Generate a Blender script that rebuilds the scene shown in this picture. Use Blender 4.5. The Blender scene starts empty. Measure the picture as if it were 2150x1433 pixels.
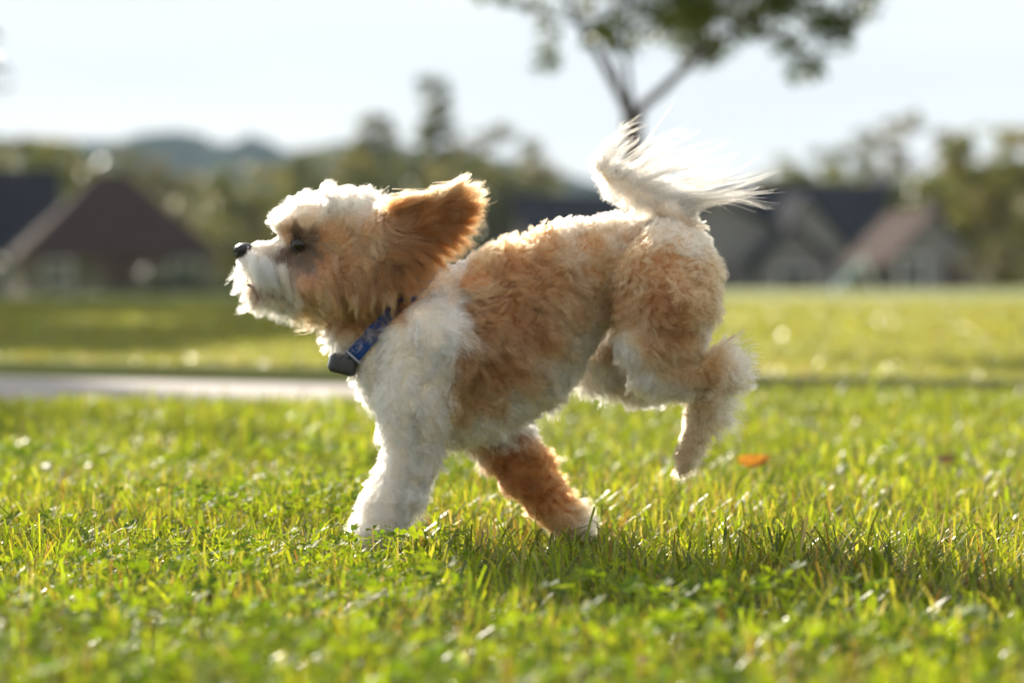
import bpy, math, random
import numpy as np
from mathutils import Vector, kdtree
from math import radians, sin, cos, tan, pi

SC = bpy.context.scene
COL = SC.collection
rng = np.random.default_rng(11)
random.seed(5)

# ------------------------------------------------------------------ camera, sky, sun, exposure
CAM_Y, CAM_Z = -3.1, 0.285
TILT = math.atan(126.5 / 5972.0)
cam_d = bpy.data.cameras.new('camera')
cam = bpy.data.objects.new('camera', cam_d); COL.objects.link(cam)
cam.location = (0, CAM_Y, CAM_Z)
cam.rotation_euler = (pi / 2 - TILT, 0, 0)
cam_d.lens = 100; cam_d.sensor_width = 36
cam_d.clip_start = 0.05; cam_d.clip_end = 20000
cam_d.dof.use_dof = True
cam_d.dof.focus_distance = 2.89
cam_d.dof.aperture_fstop = 4.0
SC.camera = cam

SUN_EL = 26.0
SUN_DX, SUN_DY = -0.40, 0.917          # horizontal direction towards the sun
world = bpy.data.worlds.new('World'); SC.world = world
world.use_nodes = True
wn = world.node_tree; wn.nodes.clear()
w_out = wn.nodes.new('ShaderNodeOutputWorld')
w_bg = wn.nodes.new('ShaderNodeBackground')
w_sky = wn.nodes.new('ShaderNodeTexSky'); w_sky.sky_type = 'NISHITA'
w_sky.sun_disc = False
w_sky.sun_elevation = radians(SUN_EL)
w_sky.sun_rotation = math.atan2(SUN_DX, SUN_DY)
w_sky.air_density = 1.0; w_sky.dust_density = 0.8; w_sky.ozone_density = 1.0
# thin high cloud over the whole sky, in long streaks
w_tc = wn.nodes.new('ShaderNodeTexCoord')
w_map = wn.nodes.new('ShaderNodeMapping'); w_map.inputs['Scale'].default_value = (2.2, 2.2, 16.0)
w_noise = wn.nodes.new('ShaderNodeTexNoise'); w_noise.inputs['Scale'].default_value = 1.3
w_noise.inputs['Detail'].default_value = 6
w_ramp = wn.nodes.new('ShaderNodeMapRange')
w_ramp.inputs['From Min'].default_value = 0.35; w_ramp.inputs['From Max'].default_value = 0.72
w_ramp.inputs['To Min'].default_value = 0.93; w_ramp.inputs['To Max'].default_value = 0.99
w_mix = wn.nodes.new('ShaderNodeMix'); w_mix.data_type = 'RGBA'
w_mix.inputs[7].default_value = (4.3, 4.55, 4.72, 1)
w_n2 = wn.nodes.new('ShaderNodeTexNoise'); w_n2.inputs['Scale'].default_value = .9; w_n2.inputs['Detail'].default_value = 4
w_m2 = wn.nodes.new('ShaderNodeMapping'); w_m2.inputs['Scale'].default_value = (1.2, 1.2, 20.0); w_m2.inputs['Location'].default_value = (3.1, .7, .35)
w_r2 = wn.nodes.new('ShaderNodeValToRGB'); w_r2.color_ramp.elements[0].position = .42; w_r2.color_ramp.elements[1].position = .60
w_r2.color_ramp.elements[0].color = (.385, .410, .435, 1); w_r2.color_ramp.elements[1].color = (.485, .490, .497, 1)
w_x = wn.nodes.new('ShaderNodeVectorMath'); w_x.operation = 'SCALE'; w_x.inputs[3].default_value = 10.0
wn.links.new(w_tc.outputs['Generated'], w_m2.inputs[0]); wn.links.new(w_m2.outputs[0], w_n2.inputs['Vector'])
wn.links.new(w_n2.outputs['Fac'], w_r2.inputs[0]); wn.links.new(w_r2.outputs[0], w_x.inputs[0]); wn.links.new(w_x.outputs[0], w_mix.inputs[7])
wn.links.new(w_tc.outputs['Generated'], w_map.inputs['Vector'])
wn.links.new(w_map.outputs[0], w_noise.inputs['Vector'])
wn.links.new(w_noise.outputs['Fac'], w_ramp.inputs['Value'])
wn.links.new(w_ramp.outputs[0], w_mix.inputs[0])
wn.links.new(w_sky.outputs[0], w_mix.inputs[6])
wn.links.new(w_mix.outputs[2], w_bg.inputs['Color'])
w_bg.inputs['Strength'].default_value = 0.10
wn.links.new(w_bg.outputs[0], w_out.inputs['Surface'])

sun_d = bpy.data.lights.new('sun', 'SUN'); sun_d.energy = 4.8
sun_d.angle = radians(0.6); sun_d.color = (1.0, 0.90, 0.76)
sun = bpy.data.objects.new('sun', sun_d); COL.objects.link(sun)
sv = Vector((SUN_DX * cos(radians(SUN_EL)), SUN_DY * cos(radians(SUN_EL)), sin(radians(SUN_EL))))
sun.rotation_euler = sv.to_track_quat('Z', 'Y').to_euler()

SC.view_settings.view_transform = 'Standard'
try: SC.view_settings.look = 'None'
except Exception: pass
SC.view_settings.exposure = 1.05
SC.view_settings.gamma = 1
SC.view_settings.use_curve_mapping = False
SC.render.engine = 'CYCLES'
cy = SC.cycles
cy.use_denoising = True
try: cy.denoiser = 'OPENIMAGEDENOISE'
except Exception: pass
cy.max_bounces = 10; cy.diffuse_bounces = 4; cy.glossy_bounces = 4
cy.transmission_bounces = 8; cy.volume_bounces = 0; cy.transparent_max_bounces = 8
cy.sample_clamp_indirect = 6.0
cy.use_adaptive_sampling = True; cy.adaptive_threshold = 0.02
try: SC.cycles_curves.shape = 'RIBBONS'
except Exception: pass

# ------------------------------------------------------------------ helpers
FPX = 5972.0
F_ = np.array([0, cos(TILT), -sin(TILT)]); U_ = np.array([0, sin(TILT), cos(TILT)])
def W(px, py, D):
    """point that lies D metres ahead of the camera position, by its direction in the photograph"""
    u = (px - 1075.0) / FPX; v = (716.5 - py) / FPX
    d = F_ + np.array([u, 0, 0]) + v * U_
    d = d * (D / d[1])
    return np.array([d[0], CAM_Y + d[1], CAM_Z + d[2]])
def P(px, py, y=0.0): return W(px, py, y - CAM_Y)
PXM = FPX / 3.1                                        # photo pixels per metre at the dog
def to_px(p):
    """world -> photo coordinates (n,2)"""
    q = p - np.array([0, CAM_Y, CAM_Z])
    z = q @ F_; return np.stack([1075 + FPX * q[:, 0] / z, 716.5 - FPX * (q @ U_) / z], 1)

def tag(o, label=None, cat=None, group=None, kind=None):
    if label: o['label'] = label
    if cat: o['category'] = cat
    if group: o['group'] = group
    if kind: o['kind'] = kind
    return o
def empty(name, loc=(0, 0, 0)):
    o = bpy.data.objects.new(name, None); COL.objects.link(o); o.location = loc
    o.empty_display_size = 0.1
    return o
def mesh_obj(name, V, Fc, mat=None, parent=None, smooth=False, colors=None):
    me = bpy.data.meshes.new(name)
    V = np.asarray(V, dtype=np.float32)
    if isinstance(Fc, np.ndarray):
        k = Fc.shape[1]; n = len(Fc)
        me.vertices.add(len(V)); me.vertices.foreach_set('co', V.ravel())
        me.loops.add(n * k); me.loops.foreach_set('vertex_index', Fc.astype(np.int32).ravel())
        me.polygons.add(n)
        me.polygons.foreach_set('loop_start', np.arange(0, n * k, k, dtype=np.int32))
        me.polygons.foreach_set('loop_total', np.full(n, k, dtype=np.int32))
        me.update(calc_edges=True)
    else:
        me.from_pydata([tuple(map(float, v)) for v in V], [], Fc); me.update()
    if smooth: me.polygons.foreach_set('use_smooth', np.ones(len(me.polygons), dtype=bool))
    if colors is not None:
        a = me.color_attributes.new('Col', 'FLOAT_COLOR', 'POINT')
        c = np.ones((len(V), 4), dtype=np.float32); c[:, :3] = colors
        a.data.foreach_set('color', c.ravel())
    if mat: me.materials.append(mat)
    o = bpy.data.objects.new(name, me); COL.objects.link(o)
    if parent: o.parent = parent
    return o

class MB:
    """collects boxes, tubes and polygons for one mesh"""
    def __init__(s): s.v = []; s.f = []
    def poly(s, pts):
        b = len(s.v); s.v += [tuple(p) for p in pts]; s.f.append(tuple(range(b, b + len(pts))))
    def box(s, x0, x1, y0, y1, z0, z1):
        b = len(s.v)
        s.v += [(x0, y0, z0), (x1, y0, z0), (x1, y1, z0), (x0, y1, z0), (x0, y0, z1), (x1, y0, z1), (x1, y1, z1), (x0, y1, z1)]
        for f in ((3, 2, 1, 0), (4, 5, 6, 7), (0, 1, 5, 4), (1, 2, 6, 5), (2, 3, 7, 6), (3, 0, 4, 7)): s.f.append(tuple(b + i for i in f))
        return s
    def tube(s, pts, rad, n=8, jit=0.0):
        pts = [np.array(p, float) for p in pts]; b0 = len(s.v); m = len(pts)
        for i, p in enumerate(pts):
            t = pts[min(i + 1, m - 1)] - pts[max(i - 1, 0)]; t = t / (np.linalg.norm(t) + 1e-9)
            a = np.cross(t, [0.3, 0.1, 1.0] if abs(t[2]) < .9 else [1, 0, 0]); a /= np.linalg.norm(a) + 1e-9
            c = np.cross(t, a)
            for k in range(n):
                an = 2 * pi * k / n; r = rad[i] * (1 + jit * random.uniform(-1, 1))
                s.v.append(tuple(p + r * (cos(an) * a + sin(an) * c)))
        for i in range(m - 1):
            for k in range(n):
                k2 = (k + 1) % n
                s.f.append((b0 + i * n + k, b0 + i * n + k2, b0 + (i + 1) * n + k2, b0 + (i + 1) * n + k))
        s.f.append(tuple(b0 + k for k in range(n))[::-1]); s.f.append(tuple(b0 + (m - 1) * n + k for k in range(n)))
        return s
    def build(s, name, mat, parent=None, smooth=False): return mesh_obj(name, s.v, s.f, mat, parent, smooth)

def new_mat(name):
    m = bpy.data.materials.new(name); m.use_nodes = True
    nt = m.node_tree; nt.nodes.clear()
    out = nt.nodes.new('ShaderNodeOutputMaterial')
    return m, nt, out
def simple_mat(name, c1, c2=None, scale=5.0, rough=0.8, bump=0.0, coord='Object', detail=5, metal=0.0, spec=0.5, stretch=None, bscale=None):
    m, nt, out = new_mat(name)
    b = nt.nodes.new('ShaderNodeBsdfPrincipled')
    b.inputs['Roughness'].default_value = rough; b.inputs['Metallic'].default_value = metal
    b.inputs['Specular IOR Level'].default_value = spec
    tc = nt.nodes.new('ShaderNodeTexCoord'); src = tc.outputs[coord]
    if stretch:
        mp = nt.nodes.new('ShaderNodeMapping'); mp.inputs['Scale'].default_value = stretch
        nt.links.new(src, mp.inputs[0]); src = mp.outputs[0]
    nz = nt.nodes.new('ShaderNodeTexNoise'); nz.inputs['Scale'].default_value = scale; nz.inputs['Detail'].default_value = detail
    nt.links.new(src, nz.inputs['Vector'])
    rp = nt.nodes.new('ShaderNodeValToRGB'); rp.color_ramp.elements[0].position = .3; rp.color_ramp.elements[1].position = .7
    rp.color_ramp.elements[0].color = (*c1, 1); rp.color_ramp.elements[1].color = (*(c2 or c1), 1)
    nt.links.new(nz.outputs['Fac'], rp.inputs[0]); nt.links.new(rp.outputs[0], b.inputs['Base Color'])
    if bump:
        n2 = nt.nodes.new('ShaderNodeTexNoise'); n2.inputs['Scale'].default_value = bscale or scale * 6; n2.inputs['Detail'].default_value = 6
        nt.links.new(src, n2.inputs['Vector'])
        bp = nt.nodes.new('ShaderNodeBump'); bp.inputs['Strength'].default_value = bump
        nt.links.new(n2.outputs['Fac'], bp.inputs['Height']); nt.links.new(bp.outputs[0], b.inputs['Normal'])
    nt.links.new(b.outputs[0], out.inputs['Surface'])
    return m
def leaf_mat(name, attr=True, color=(.1, .2, .03), trans=0.5, rough=0.4, tint=(1.25, 1.3, .6), spec=0.5):
    """thin leaf: a glossy diffuse face and light coming through it"""
    m, nt, out = new_mat(name)
    b = nt.nodes.new('ShaderNodeBsdfPrincipled'); b.inputs['Roughness'].default_value = rough
    b.inputs['Specular IOR Level'].default_value = spec
    t = nt.nodes.new('ShaderNodeBsdfTranslucent')
    if attr:
        a = nt.nodes.new('ShaderNodeAttribute'); a.attribute_name = 'Col'; c = a.outputs['Color']
    else:
        a = nt.nodes.new('ShaderNodeRGB'); a.outputs[0].default_value = (*color, 1); c = a.outputs[0]
    mu = nt.nodes.new('ShaderNodeMix'); mu.data_type = 'RGBA'; mu.blend_type = 'MULTIPLY'; mu.inputs[0].default_value = 1
    mu.inputs[7].default_value = (*tint, 1); nt.links.new(c, mu.inputs[6])
    nt.links.new(c, b.inputs['Base Color']); nt.links.new(mu.outputs[2], t.inputs['Color'])
    mx = nt.nodes.new('ShaderNodeMixShader'); mx.inputs[0].default_value = trans
    nt.links.new(b.outputs[0], mx.inputs[1]); nt.links.new(t.outputs[0], mx.inputs[2])
    nt.links.new(mx.outputs[0], out.inputs['Surface'])
    return m

def vnoise(x, y, s, seed=0):
    """smooth 2-D value noise, 0..1"""
    x = np.asarray(x) * s + 100.0 + seed * 17.3; y = np.asarray(y) * s + 100.0 + seed * 9.1
    xi = np.floor(x).astype(np.int64); yi = np.floor(y).astype(np.int64); fx = x - xi; fy = y - yi
    fx = fx * fx * (3 - 2 * fx); fy = fy * fy * (3 - 2 * fy)
    def h(a, b):
        n = (a * 374761393 + b * 668265263 + seed * 1442695) & 0x7fffffff
        n = ((n ^ (n >> 13)) * 1274126177) & 0x7fffffff
        return ((n ^ (n >> 16)) & 0xffff) / 65535.0
    return (h(xi, yi) * (1 - fx) + h(xi + 1, yi) * fx) * (1 - fy) + (h(xi, yi + 1) * (1 - fx) + h(xi + 1, yi + 1) * fx) * fy

# ------------------------------------------------------------------ ground, path, far lawn, hills
# near lawn: from the camera to D ~ 6.2 ; path between; far lawn 7 cm higher beyond a slanting edge
def near_edge(x): return 3.52 + 0.05 * x                 # world y of the near lawn's far edge
def far_edge(x): return 4.82 - 0.60 * x                  # world y of the far lawn's near edge
STEP = 0.036
def terrain(x, y):
    z = np.full(np.shape(x), STEP)
    brow = 62 + np.clip(x, -20, 60) * 1.2
    t = np.clip((y - brow) / 45.0, 0, 1)
    z = z - 1.1 * t * t * (3 - 2 * t)
    z = z + np.clip((y - 30) / 30, 0, 1) * 0.12 * (vnoise(x, y, .05, 3) - .5)
    return z
def sheet(name, xs, ys, zf, mat, kind='structure'):
    X, Y = np.meshgrid(xs, ys)
    if callable(ys[0] if isinstance(ys, list) else None): pass
    Z = zf(X, Y); V = np.stack([X, Y, Z], -1).reshape(-1, 3)
    n, m = len(xs), len(ys); i = np.arange(n - 1)[None, :] + np.arange(m - 1)[:, None] * n
    Fq = np.stack([i, i + 1, i + n + 1, i + n], -1).reshape(-1, 4)
    o = mesh_obj(name, V, Fq, mat, smooth=True); tag(o, kind=kind); return o

m_soil = simple_mat('thatch_and_soil', (.035, .04, .015), (.085, .075, .03), 30, .9, .6, bscale=220)
m_conc = simple_mat('concrete', (.30, .265, .25), (.38, .34, .32), 3, .85, .25, bscale=120)
# far lawn material: mown grass seen far off
m_lawn, nt, out = new_mat('far_grass')
tc = nt.nodes.new('ShaderNodeTexCoord')
mp = nt.nodes.new('ShaderNodeMapping'); mp.inputs['Scale'].default_value = (.35, 1.0, 1)
n1 = nt.nodes.new('ShaderNodeTexNoise'); n1.inputs['Scale'].default_value = .35; n1.inputs['Detail'].default_value = 7
n2 = nt.nodes.new('ShaderNodeTexNoise'); n2.inputs['Scale'].default_value = 90; n2.inputs['Detail'].default_value = 3
rp = nt.nodes.new('ShaderNodeValToRGB')
rp.color_ramp.elements[0].position = .36; rp.color_ramp.elements[0].color = (.15, .19, .04, 1)
rp.color_ramp.elements[1].position = .66; rp.color_ramp.elements[1].color = (.27, .26, .09, 1)
bs = nt.nodes.new('ShaderNodeBsdfPrincipled'); bs.inputs['Roughness'].default_value = .75
bs.inputs['Specular IOR Level'].default_value = .25
bs.inputs['Sheen Weight'].default_value = .3; bs.inputs['Sheen Tint'].default_value = (.8, .9, .3, 1)
bp = nt.nodes.new('ShaderNodeBump'); bp.inputs['Strength'].default_value = 1.0; bp.inputs['Distance'].default_value = .03
nt.links.new(tc.outputs['Object'], mp.inputs[0]); nt.links.new(mp.outputs[0], n1.inputs['Vector'])
nt.links.new(tc.outputs['Object'], n2.inputs['Vector'])
nt.links.new(n1.outputs['Fac'], rp.inputs[0]); nt.links.new(rp.outputs[0], bs.inputs['Base Color'])
nt.links.new(n2.outputs['Fac'], bp.inputs['Height']); nt.links.new(bp.outputs[0], bs.inputs['Normal'])
nt.links.new(bs.outputs[0], out.inputs['Surface'])

# path (also the low bed under the near lawn): one flat sheet
sheet('path', np.linspace(-60, 60, 60), np.linspace(-40, 40, 40), lambda x, y: np.full(x.shape, -0.012), m_conc)
def near_z(x, y): return 0.003 * np.sin(x * 3.1 + y * 2) - 0.009 + 0.010 * np.clip((y - 1.0) / 2.0, 0, 1)
# near lawn bed
xs = np.linspace(-30, 30, 121); tt = np.linspace(0, 1, 90) ** 1.0
X, T = np.meshgrid(xs, tt); Y = -30 + (near_edge(X) + 30) * T; Z = near_z(X, Y)
V = np.stack([X, Y, Z], -1).reshape(-1, 3); n = len(xs)
i = np.arange(n - 1)[None, :] + np.arange(len(tt) - 1)[:, None] * n
nl = mesh_obj('near_lawn_ground', V, np.stack([i, i + 1, i + n + 1, i + n], -1).reshape(-1, 4), m_soil, smooth=True)
tag(nl, kind='structure')
# far lawn ground with its raised edge, out to the foot of the hills
xs = np.concatenate([np.linspace(-1500, -80, 12), np.linspace(-60, 60, 90), np.linspace(80, 1500, 12)])
tt = np.concatenate([[0, 0.0], np.linspace(0, 1, 160) ** 3])
X, T = np.meshgrid(xs, tt); fe = 4.82 - 0.60 * np.clip(X, -40, 2.1); Y = fe + (1500 - fe) * T; Z = terrain(X, Y)
Y[0] -= 0.02; Z[0] = -0.03
V = np.stack([X, Y, Z], -1).reshape(-1, 3); n = len(xs)
i = np.arange(n - 1)[None, :] + np.arange(len(tt) - 1)[:, None] * n
fl = mesh_obj('far_lawn_ground', V, np.stack([i, i + 1, i + n + 1, i + n], -1).reshape(-1, 4), m_lawn, smooth=True)
tag(fl, kind='structure')
# hills
m_hill = simple_mat('wooded_hill', (.014, .028, .022), (.028, .044, .032), .02, 1.0, 0, spec=0.0)
def ridge(name, D, prof, depth, amp, seed):
    """prof: list of (photo x, photo y) of the skyline"""
    px = np.linspace(-2500, 4600, 420)
    py = np.interp(px, [p[0] for p in prof], [p[1] for p in prof])
    Xw = (px - 1075) / FPX * D; H = CAM_Z + (590 - py) / FPX * D
    H = H + amp * (vnoise(Xw, Xw * 0, .06, seed) - .5) * 1.6 + amp * 1.5 * (vnoise(Xw, Xw * 0, .25, seed + 1) - .5)
    rows = []
    for k, t in enumerate(np.linspace(0, 1, 9)):
        hh = -3 + (H + 3) * sin(t * pi / 2) if t < 1 else H
        rows.append(np.stack([Xw, np.full_like(Xw, CAM_Y + D - depth * (1 - t)), hh + (amp * .5 * (vnoise(Xw, Xw * 0 + k * 9, .2, seed + 2) - .5) if 0 < t < 1 else 0)], 1))
    rows.append(np.stack([Xw, np.full_like(Xw, CAM_Y + D + depth), np.full_like(Xw, -3.0)], 1))
    V = np.concatenate(rows); n = len(px); m = len(rows)
    i = np.arange(n - 1)[None, :] + np.arange(m - 1)[:, None] * n
    o = mesh_obj(name, V, np.stack([i, i + 1, i + n + 1, i + n], -1).reshape(-1, 4), m_hill, smooth=True)
    tag(o, kind='structure'); return o
ridge('hills', 1350, [(-2500, 330), (-300, 300), (0, 300), (200, 300), (330, 288), (400, 282), (470, 300), (545, 286), (610, 320), (700, 300), (900, 310), (1150, 350), (1250, 385), (1600, 392), (2300, 380), (4600, 340)], 260, 2.2, 4)

# ------------------------------------------------------------------ grass blades
GREENS = np.array([(.16, .24, .022), (.22, .30, .026), (.09, .14, .025), (.32, .36, .04), (.045, .085, .03), (.30, .29, .07)])
DRY = np.array([(.42, .32, .16), (.30, .19, .09), (.50, .42, .24), (.24, .12, .05)])
def blades(name, X, Y, Z, seg, hmin, hmax, wmin, wmax, mat, dry=0.06, lean=(0.1, 1.0), pale=0.0, hscale=None, parent=None):
    N = len(X)
    H = rng.uniform(hmin, hmax, N) * (hscale if hscale is not None else 1)
    Wd = rng.uniform(wmin, wmax, N)
    az = rng.uniform(0, 2 * pi, N); ln = lean[0] + (lean[1] - lean[0]) * rng.beta(1.4, 1.6, N)
    bend = rng.uniform(-.3, 1.2, N)
    isdry = rng.random(N) < dry * (0.4 + 1.6 * vnoise(X, Y, 5.0, 7))
    Wd = np.where(isdry, Wd * .55, Wd)
    ln = np.where(isdry, ln * 1.25, ln)
    dirx, diry = np.cos(az), np.sin(az)
    faz = az + pi / 2 + rng.normal(0, .5, N)             # width direction
    wx, wy = np.cos(faz), np.sin(faz)
    cut = rng.random(N) < .45                             # mown: blunt tips
    rows = []
    px = np.array(X, float); py = np.array(Y, float); pz = np.array(Z, float)
    for k in range(seg + 1):
        t = k / seg
        wk = Wd * np.where(cut, 1.0 - .35 * t, (1 - t ** 1.8)) * (0.7 + .3 * min(1, t * 3)) * .5
        rows.append(np.stack([px - wx * wk, py - wy * wk, pz], 1)); rows.append(np.stack([px + wx * wk, py + wy * wk, pz + wk * .35], 1))
        a = np.clip(ln + bend * t * 1.1, 0, 1.75)
        s = H / seg
        px = px + dirx * np.sin(a) * s; py = py + diry * np.sin(a) * s; pz = pz + np.cos(a) * s
    V = np.stack(rows, 1).reshape(-1, 3)                  # N, 2(seg+1)
    base = np.arange(N)[:, None] * (2 * (seg + 1))
    q = np.concatenate([base + 2 * k + np.array([[0, 1, 3, 2]]) for k in range(seg)], 0)
    ci = rng.integers(0, len(GREENS), N)
    patch = vnoise(X, Y, 2.3, 5)
    c = GREENS[ci] * (0.55 + .75 * rng.random(N))[:, None] * (.80 + .5 * vnoise(X, Y, 7, 15))[:, None]
    yel = np.array([.36, .38, .05]); c = c * (1 - .3 * patch[:, None]) + yel * (.3 * patch[:, None])
    c = c * (1 - pale) + np.array([.27, .28, .15]) * pale * rng.uniform(.8, 1.2, N)[:, None]
    c = np.where(isdry[:, None], DRY[rng.integers(0, len(DRY), N)], c)
    c = np.repeat(c * .88, 2 * (seg + 1), axis=0)
    return mesh_obj(name, V, q, mat, parent, smooth=True, colors=c)

m_blade = leaf_mat('grass_blade', trans=.60, rough=.36, tint=(1.5, 1.45, .45), spec=.45)
m_clover = leaf_mat('clover_leaf', trans=.5, rough=.6, tint=(1.5, 1.5, .45), spec=.15)
def scatter(n, D0, D1, side=0.35, k=0.19, power=1.0):
    """random points of the near lawn between distances D0 and D1, across the field of view and a margin"""
    out_x, out_y = [], []; tot = 0
    while tot < n:
        D = rng.uniform(D0, D1, n); x = rng.uniform(-1, 1, n) * (k * D1 + side)
        ok = np.abs(x) < (k * D + side)
        y = D + CAM_Y; ok &= y < near_edge(x) - .02
        out_x.append(x[ok]); out_y.append(y[ok]); tot += ok.sum()
    return np.concatenate(out_x)[:n], np.concatenate(out_y)[:n]
def tufted(n, D0, D1, per=9, spread=.012, **kw):
    cx, cy_ = scatter(n // per + 1, D0, D1, **kw)
    x = np.repeat(cx, per)[:n] + rng.normal(0, spread, n); y = np.repeat(cy_, per)[:n] + rng.normal(0, spread, n)
    return x, np.minimum(y, near_edge(x))
def grass_band(name, n, D0, D1, seg, h, w, **kw):
    x, y = tufted(n, D0, D1, **{k: v for k, v in kw.items() if k in ('per', 'spread', 'side', 'k')})
    hs = 0.55 + .7 * vnoise(x, y, 3.0, 2) + .35 * vnoise(x, y, 14, 9)
    for (fx, fy) in ((-.14, -.07), (.075, .04)): hs = hs * (1 - .6 * np.exp(-(((x - fx) / .06) ** 2 + ((y - fy + .03) / .08) ** 2)))
    hs = hs * (1 + .35 * np.clip((y - 2.6) / .6, 0, 1) * np.clip(x + .5, 0, 1))
    o = blades(name, x, y, near_z(x, y) - .003, seg, h[0], h[1], w[0], w[1], m_blade, dry=kw.get('dry', .08), hscale=hs, lean=kw.get('lean', (.05, 1.35)))
    tag(o, kw['label'], 'grass', kind='stuff'); return o
grass_band('grass', 80000, 1.55, 3.9, 4, (.018, .052), (.0014, .0046), dry=.2, label='sharp backlit blades of mown grass around the dog')
grass_band('grass', 42000, 3.8, 6.75, 3, (.024, .048), (.003, .006), per=7, spread=.02, label='blurred bright green grass between the dog and the path')
# thatch: short lying stalks low in the sward
x, y = scatter(36000, 1.6, 4.2)
o = blades('dead_grass', x, y, near_z(x, y) + .002, 2, .012, .04, .0008, .0018, m_blade, dry=1.4, lean=(.7, 1.5))
tag(o, 'thin dead brown stalks lying low between the green blades', 'grass', kind='stuff')
# sparse wider sward beyond the margins of the view
def outer(n, x0, x1, y0, y1):
    x = rng.uniform(x0, x1, n); y = rng.uniform(y0, y1, n); return x, y
x, y = outer(60000, -4.5, 4.5, -3.6, 3.1)
ok = (np.abs(x) > .19 * (y - CAM_Y) + .30) & (y < near_edge(x)); x, y = x[ok], y[ok]
o = blades('grass', x, y, near_z(x, y), 2, .025, .055, .004, .008, m_blade)
tag(o, 'coarser grass at both sides of the near lawn', 'grass', kind='stuff')
# far lawn blades near its edge, thinning out with distance
def far_band(n, y0, y1, h, w, label):
    y = y0 + (y1 - y0) * rng.random(n) ** 1.0; D = y - CAM_Y
    x = rng.uniform(-1, 1, n) * (.22 * D + .8); yy = y
    ok = yy > far_edge(x) + .01; x, yy = x[ok], yy[ok]
    o = blades('far_grass', x, yy, terrain(x, yy) - .003, 2, h[0], h[1], w[0], w[1], m_blade, dry=.25, lean=(.1, 1.2), pale=.65)
    tag(o, label, 'grass', kind='stuff')
far_band(60000, 3.6, 9.0, (.02, .04), (.006, .010), 'blurred mown grass along the raised edge beyond the path')
far_band(60000, 9.0, 30.0, (.035, .06), (.018, .035), 'far mown grass running back towards the houses')

# clover: round leaflets in threes on short stalks, in patches
def clover(n, D0, D1, s0=.004, s1=.0085, th=.62, lab='patches of small round clover leaves among the near grass'):
    cx, cy_ = scatter(n * 4, D0, D1)
    dens = vnoise(cx, cy_, 4.5, 21) + .25 * (cy_ < -.45) - .35 * ((cx > -.04) & (cy_ > -.90))
    ok = dens > th; cx, cy_ = cx[ok][:n], cy_[ok][:n]; N = len(cx)
    h = rng.uniform(.014, .036, N)
    V = []; Fq = []; C = []
    ring = np.array([(0, 0), (.45, .38), (.85, .46), (1.0, .0), (.85, -.46), (.45, -.38)])
    ang0 = rng.uniform(0, 2 * pi, N); tilt = rng.normal(0, .45, (N, 2)); size = rng.uniform(s0, s1, N)
    allv = []; allc = []
    gc = np.array([(.15, .22, .02), (.25, .31, .03), (.10, .17, .02), (.20, .26, .025)])[rng.integers(0, 4, N)] * rng.uniform(.8, 1.2, (N, 1))
    for j in range(3):
        a = ang0 + j * 2 * pi / 3 + rng.normal(0, .12, N); ca, sa = np.cos(a), np.sin(a)
        vx = size[:, None] * (ring[:, 0] * ca[:, None] - ring[:, 1] * sa[:, None])
        vy = size[:, None] * (ring[:, 0] * sa[:, None] + ring[:, 1] * ca[:, None])
        vz = vx * tilt[:, :1] + vy * tilt[:, 1:] + size[:, None] * .35 * np.abs(ring[:, 1]) + size[:, None] * ring[:, 0] * .15
        v = np.stack([cx[:, None] + vx, cy_[:, None] + vy, h[:, None] + vz], -1)      # N,6,3
        allv.append(v)
    V = np.concatenate(allv, 0).reshape(-1, 3); M = 3 * N
    b = np.arange(M)[:, None] * 6
    q = np.concatenate([b + np.array([[0, 1, 2, 3]]), b + np.array([[0, 3, 4, 5]])], 0)
    C = np.repeat(np.concatenate([gc] * 3, 0), 6, axis=0)
    o = mesh_obj('clover', V, q, m_clover, smooth=False, colors=C)
    tag(o, lab, 'clover', kind='stuff')
clover(4600, 1.6, 4.6)
clover(1000, 1.55, 2.5, .007, .012, .5, 'larger blurred clover leaves in the nearest grass')
# longer single blades that were missed by the mower
x, y = scatter(4200, 2.2, 3.9)
ok = ~((np.abs(x + .14) < .07) & (np.abs(y + .08) < .08)); x, y = x[ok], y[ok]
o = blades('grass', x, y, near_z(x, y), 5, .035, .066, .0022, .0052, m_blade, dry=.12, lean=(.05, 1.3))
tag(o, 'longer single grass blades standing out of the mown sward', 'grass', kind='stuff')

# ------------------------------------------------------------------ the dog: one continuous body from rounded limbs
class Prim: pass
PR = []
def cone(a, b, group=0, ys=1.0, k=0.012):
    """a, b = (photo x, photo y, world y, radius in photo pixels); ys < 1 flattens it across the dog"""
    p = Prim(); p.a = P(a[0], a[1], a[2]); p.b = P(b[0], b[1], b[2]); p.ra = a[3] / PXM; p.rb = b[3] / PXM
    p.ys = ys; p.k = k; p.g = group; PR.append(p)
def chain(pts, **kw):
    for a, b in zip(pts[:-1], pts[1:]): cone(a, b, **kw)
YN, YF = -.052, .052
# trunk
chain([(880, 735, 0, 120), (960, 748, 0, 166), (1050, 704, 0, 165), (1125, 648, 0, 137), (1200, 584, 0, 106), (1300, 562, 0, 93), (1400, 564, 0, 93)], ys=.62, k=.014)
cone((995, 808, 0, 106), (1060, 775, 0, 72), ys=.6, k=.016)
cone((850, 790, 0, 82), (900, 830, 0, 85), ys=.8, k=.02)
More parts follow.
